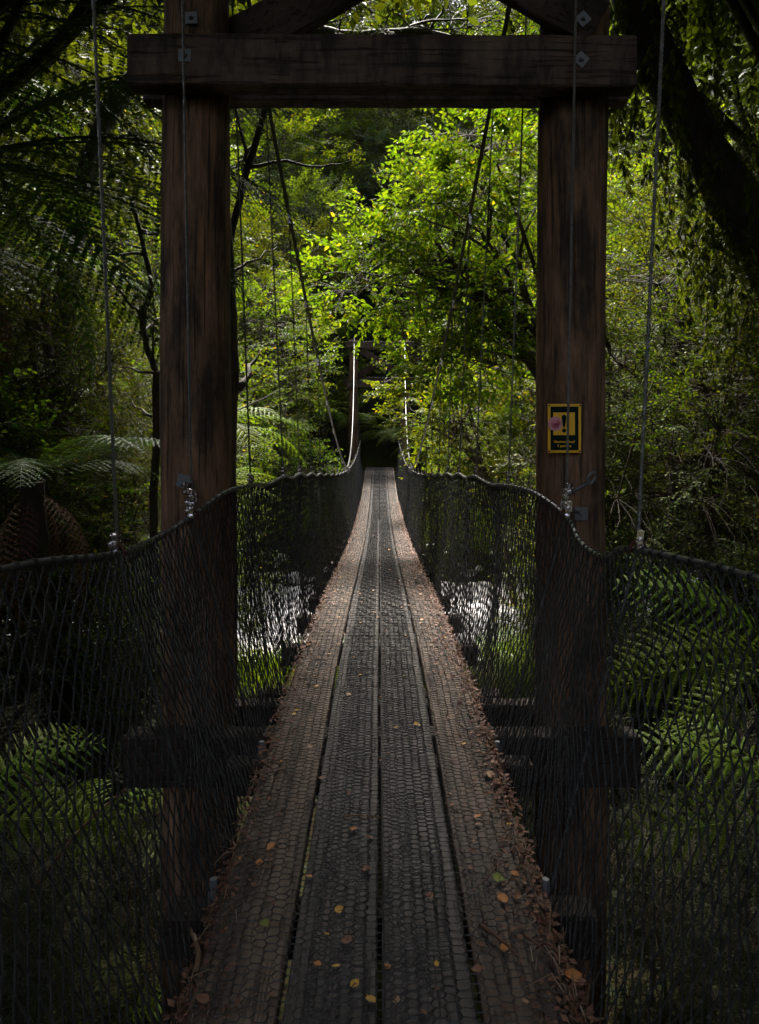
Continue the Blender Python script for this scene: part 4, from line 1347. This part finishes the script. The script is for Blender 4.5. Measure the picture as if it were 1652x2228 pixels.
fern('fern', 'fern beside the left post foot behind the netting', 'fern', (-1.75, 4.4, float(ground_z(-1.75, 4.4))), .35, .85, 9, 55, FR, tilt=(.1, .6))
gsp = [(R.choice([-1, 1]) * R.uniform(1.2, 4.2), R.uniform(5.8, 9.8)) for _ in range(22)]
for i, (x, y) in enumerate(gsp):
    fern('fern', 'low green fern on the shaded near bank', 'fern', (x, y, float(ground_z(x, y))), .05, R.uniform(.5, .9), 8, 600 + i, FR if i % 2 else FRD, 'low ferns on the near bank', tilt=(.1, .8))

# ------------------------------------------------------------------ undergrowth
rn = np.random.default_rng(77)
n = 30000
X = rn.uniform(-7, 7, n); Y = rn.uniform(1.2, 11.0, n)
far = rn.random(n) < .38
Y[far] = rn.uniform(15.8, 27, far.sum())
keep = ~((np.abs(X) < .5) & (Y > 21.5))
X, Y = X[keep], Y[keep]; n = len(X)
Z = ground_z(X, Y)
a = rn.uniform(0, 2 * PI, n)
cl = .5 + .5 * np.sin(X * 2.3 + 1) * np.cos(Y * 1.9)
P = np.stack([X, Y, Z + rn.uniform(0, .22, n) * cl], 1)
D = np.stack([np.cos(a), np.sin(a), rn.uniform(-.2, .8, n)], 1)
U = np.stack([rn.normal(0, .4, n), rn.normal(0, .4, n), np.ones(n)], 1)
V, Qd = place_leaves(P, D, U, .06, .034, rn.uniform(.4, 1.3, n), True)
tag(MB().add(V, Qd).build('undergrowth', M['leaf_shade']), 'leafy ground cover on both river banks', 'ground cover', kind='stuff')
n = 26000
X = rn.uniform(-6, 6, n); Y = np.where(rn.random(n) < .75, rn.uniform(4.5, 10.6, n), rn.uniform(15.6, 20, n))
keep = (np.sin(X * 1.3 + .6) * np.cos(Y * 1.1) > -.35) & ((np.abs(X) < 2.3) & (Y > 6.2) | (Y > 8.6))
X, Y = X[keep], Y[keep]; n = len(X)
P = np.stack([X, Y, ground_z(X, Y) - .02], 1)
a = rn.uniform(0, 2 * PI, n)
D = np.stack([np.cos(a) * .55, np.sin(a) * .55, np.ones(n)], 1)
U = np.stack([np.cos(a + 1.57), np.sin(a + 1.57), rn.normal(0, .2, n)], 1)
V, Qd = place_leaves(P, D, U, .34, .010, rn.uniform(.5, 1.3, n), True)
tag(MB().add(V, Qd).build('grass', M['leaf_bright']), 'long green grass on the banks beside the river', 'grass', kind='stuff')

n = 60000
Y = rn.uniform(24, 78, n); X = rn.uniform(-.75, .75, n) * Y
keep = (np.abs(X) > 3.5) | (Y > 30)
X, Y = X[keep], Y[keep]; n = len(X)
P = np.stack([X, Y, ground_z(X, Y) + rn.uniform(0, 1.0, n) * (.5 + .5 * np.sin(X * 1.1) * np.cos(Y * .9))], 1)
a = rn.uniform(0, 2 * PI, n)
D = np.stack([np.cos(a), np.sin(a), rn.uniform(-.6, .6, n)], 1)
U = np.stack([rn.normal(0, .5, n), -.8 + rn.normal(0, .4, n), np.ones(n)], 1)
V, Qd = place_leaves(P, D, U, .38, .24, rn.uniform(.5, 1.4, n), True)
tag(MB().add(V, Qd).build('hillside_scrub', M['leaf_dark']), 'dense green scrub covering the hillside beyond the river', 'scrub', kind='stuff')

# ------------------------------------------------------------------ litter on the boards
def deck_pt(px, py):
    """where the ray through that photo point meets the boards"""
    dx, dz = (px - 826) / 1485, -(py - 940) / 1485
    lo, hi = .8, 24.0
    for y in np.arange(1.2, 23, .01):
        if CAMZ + dz * y <= float(DZ[int((y + 4) * 50)]):
            return dx * y, y
    return 0, 20


DZ = deck_z(np.arange(-4, 26, .02))


def fallen_leaf_mesh(seed, kind):
    rn = np.random.default_rng(seed)
    n = 6
    t = np.linspace(0, 1, n)
    wv = .46 * np.sin(t ** .8 * PI) + .02
    curl = rn.uniform(.1, .5); tw = rn.uniform(-.6, .6)
    V = []
    for i, u in enumerate(t):
        z = curl * .5 * (u - .5) ** 2 * 2 + .02
        V += [(u - .5, wv[i] * (1 + rn.uniform(-.2, .2)), z + wv[i] * curl * .7 + tw * .1 * u), (u - .5, 0, z), (u - .5, -wv[i] * (1 + rn.uniform(-.2, .2)), z + wv[i] * curl * .7 - tw * .1 * u)]
    q = []
    for i in range(n - 1):
        q += [(3 * i, 3 * i + 3, 3 * i + 4, 3 * i + 1), (3 * i + 1, 3 * i + 4, 3 * i + 5, 3 * i + 2)]
    v = np.array(V); v[:, 1] *= .8
    b = MB().add(v, q)
    b.tube([(-.5, 0, .02 + curl * .25), (-.68, .04, .05)], .012, 4)
    return b


leafcols = {'yellow': (0.62, 0.34, 0.05), 'orange': (0.50, 0.20, 0.05), 'brown': (0.24, 0.11, 0.06), 'green': (0.20, 0.24, 0.04), 'tan': (0.42, 0.24, 0.13)}
LM = {}
for k, c_ in leafcols.items():
    mm = plain('fallen_leaf_' + k, c_, .6, nscale=3, ncol=tuple(x * .6 for x in c_))
    LM[k] = [fallen_leaf_mesh(hash_ + len(k), k).mesh('fallen_leaf', mm) for hash_ in (1, 5, 9)]
named = [(808, 2190, 'yellow', .042, 'yellow fallen leaf nearest the viewer on the middle boards'), (738, 1992, 'yellow', .04, 'upright yellow fallen leaf on the left middle board'),
         (590, 1852, 'orange', .055, 'large tan curled leaf on the left outer board'), (1095, 1968, 'orange', .05, 'orange leaf on the right outer board'),
         (672, 1914, 'orange', .036, 'orange leaf beside the left gap between boards'), (770, 1812, 'orange', .045, 'orange leaf pair lying past the twig cluster'),
         (575, 2022, 'green', .04, 'olive leaf on the left outer board'), (950, 2110, 'yellow', .024, 'small yellow leaf near the bottom right of the middle boards'),
         (1040, 1785, 'orange', .038, 'orange leaf on the right outer board by the gap'), (1108, 1800, 'yellow', .034, 'yellow leaf near the right netting foot'),
         (1065, 1690, 'tan', .06, 'broad tan dead leaf by the right edge'), (1080, 1715, 'tan', .055, 'second broad tan leaf by the right edge'),
         (1100, 2075, 'orange', .045, 'orange leaf by the stick on the right board'), (905, 1580, 'yellow', .035, 'slender yellow leaf on the right middle board'),
         (863, 1588, 'yellow', .03, 'yellow leaf right of the centre gap'), (645, 1550, 'yellow', .032, 'yellow leaf on the left board far from the viewer'),
         (690, 1497, 'yellow', .03, 'yellow leaf close to the left gap'), (843, 1527, 'yellow', .03, 'pale yellow leaf just right of the centre line'),
         (1010, 1625, 'yellow', .036, 'curved yellow leaf on the right outer board'), (880, 1475, 'green', .03, 'green leaf on the right middle board'),
         (1085, 1922, 'green', .055, 'long green leaf near the right netting'), (440, 2190, 'brown', .05, 'curled brown leaf at the bottom left corner of the deck'),
         (1250, 2140, 'orange', .075, 'large orange curled leaf at the bottom right edge'), (690, 2110, 'orange', .03, 'rusty leaf on the left middle board'),
         (800, 1900, 'brown', .045, 'brown leaf near the centre gap'), (755, 2060, 'brown', .05, 'dark brown leaf on the left middle board')]
for px, py, k, s_, lb in named:
    x, y = deck_pt(px, py)
    o = obj('fallen_leaf', R.choice(LM[k]), None, (x, y, float(deck_z(y)) + .008), (R.uniform(-.3, .3), R.uniform(-.3, .3), R.uniform(0, 6.3)), s_ * .72)
    tag(o, lb, 'leaf')
for i in range(210):
    y = 1.4 + 12 * R.random() ** 1.4
    x = R.uniform(-.43, .43)
    if R.random() < .45: x = R.choice([-1, 1]) * R.uniform(.28, .44)
    k = R.choice(['brown', 'brown', 'brown', 'orange', 'tan', 'yellow'])
    o = obj('fallen_leaf', R.choice(LM[k]), None, (x, y, float(deck_z(y)) + .007), (R.uniform(-.3, .3), R.uniform(-.3, .3), R.uniform(0, 6.3)), R.uniform(.010, .030))
    tag(o, 'small dry leaf scattered on the netted boards', 'leaf', 'small dry leaves on the boards')


def twig(x, y, ang, L, r, seed, forks=2):
    rn = np.random.default_rng(seed)
    b = MB()
    def line(p, a_, L, r, lift):
        m_ = 7
        P = [np.array(p)]
        for k in range(m_):
            a_ += rn.normal(0, .16)
            q = P[-1] + np.array((math.cos(a_), math.sin(a_), 0)) * L / m_
            P.append(q)
        P = np.array(P)
        P[:, 2] = deck_z(P[:, 1]) + r + .006 + lift * np.sin(np.linspace(0, 1, m_ + 1) * 3) * .01
        b.tube(P, np.linspace(r, r * .4, m_ + 1), 6)
        return P
    P = line((x, y, 0), ang, L, r, 1)
    for f in range(forks):
        line(P[rn.integers(2, 6)], ang + rn.choice([-1, 1]) * rn.uniform(.4, .9), L * rn.uniform(.25, .5), r * .6, 2)
    return b


tw = [((1045, 2025), (1130, 2095), .006, 'grey brown stick lying on the right outer board', 0), ((745, 1783), (835, 1795), .0028, 'pale dry twigs lying across the middle boards', 3),
      ((570, 1665), (630, 1700), .0045, 'forked dead twig on the left outer board', 3), ((1140, 2045), (1215, 2105), .0045, 'dead twig by the lower right netting', 2),
      ((1050, 1930), (1110, 1885), .003, 'thin twig by the green leaf on the right board', 2), ((1075, 1540), (1030, 1520), .005, 'twig near the right edge halfway along', 2),
      ((425, 2130), (455, 2020), .008, 'thick grey stick caught at the left netting foot', 1), ((520, 1840), (470, 1935), .004, 'dead twig tangled at the left edge', 3)]
for i, (a_, b_, r_, lb, fk) in enumerate(tw):
    x0, y0 = deck_pt(*a_); x1, y1 = deck_pt(*b_)
    o = twig(x0, y0, math.atan2(y1 - y0, x1 - x0), math.hypot(x1 - x0, y1 - y0), r_, 70 + i, fk).build('twig', M['deadtwig'], smooth=True)
    tag(o, lb, 'twig')
# heaps of twigs and crumbled leaves along both edges
mb = MB(); A, B = [], []
for k in range(1700):
    s_ = R.choice([-1, 1, 1]); y = 1.3 + 13 * R.random() ** 1.5
    x = s_ * (.462 - abs(R.gauss(0, .018 if R.random() < .6 else .06)))
    z = float(DZ[int((y + 4) * 50)]) + R.uniform(.003, .018)
    a_ = R.uniform(0, 6.3) if R.random() < .5 else PI / 2 + R.gauss(0, .5); L_ = R.uniform(.012, .05) if R.random() < .85 else R.uniform(.05, .11)
    A.append((x, y, z)); B.append((x + L_ * math.cos(a_) * .6, y + L_ * math.sin(a_), z + R.uniform(-.004, .022)))
A = np.array(A); B = np.array(B)
tag(mb.edges(A, B, NR.uniform(.0007, .0019, len(A)), 4).build('twig_litter', M['deadtwig']), 'dry twigs gathered along the walkway edges', 'litter', kind='stuff')
n = 11000
rn = np.random.default_rng(88)
y = 1.2 + 15 * rn.random(n) ** 1.3
sg_ = np.where(rn.random(n) < .36, -1, 1)
x = sg_ * (.47 - np.abs(rn.normal(0, .025, n)) * np.where(rn.random(n) < np.where((sg_ > 0) & (y > 3.6) & (y < 12), .6, .3), 4, 1))
x = np.clip(x, -.49, .49)
P = np.stack([x, y, np.interp(y, np.arange(-4, 26, .02), DZ) + rn.uniform(.004, .016, n)], 1)
a = rn.uniform(0, 6.3, n)
D = np.stack([np.cos(a), np.sin(a), rn.normal(0, .25, n)], 1)
U = np.stack([rn.normal(0, .4, n), rn.normal(0, .4, n), np.ones(n)], 1)
V, Qd = place_leaves(P, D, U, .020, .011, rn.uniform(.4, 1.5, n), True)
tag(MB().add(V, Qd).build('leaf_litter', M['litter']), 'reddish crumbled leaf litter along the walkway edges', 'litter', kind='stuff')
# long pale stem arching up through the lower left
t = MB().tube(catmull([at(-40, 2080, 2.9), at(60, 1950, 2.9), at(180, 1800, 3.0), at(290, 1700, 3.1), at(330, 1640, 3.15)], 24), np.linspace(.007, .003, 24), 6).build('dead_stem', M['deadtwig'], smooth=True)
tag(t, 'long pale dead stem arching across the lower left behind the netting', 'stem')
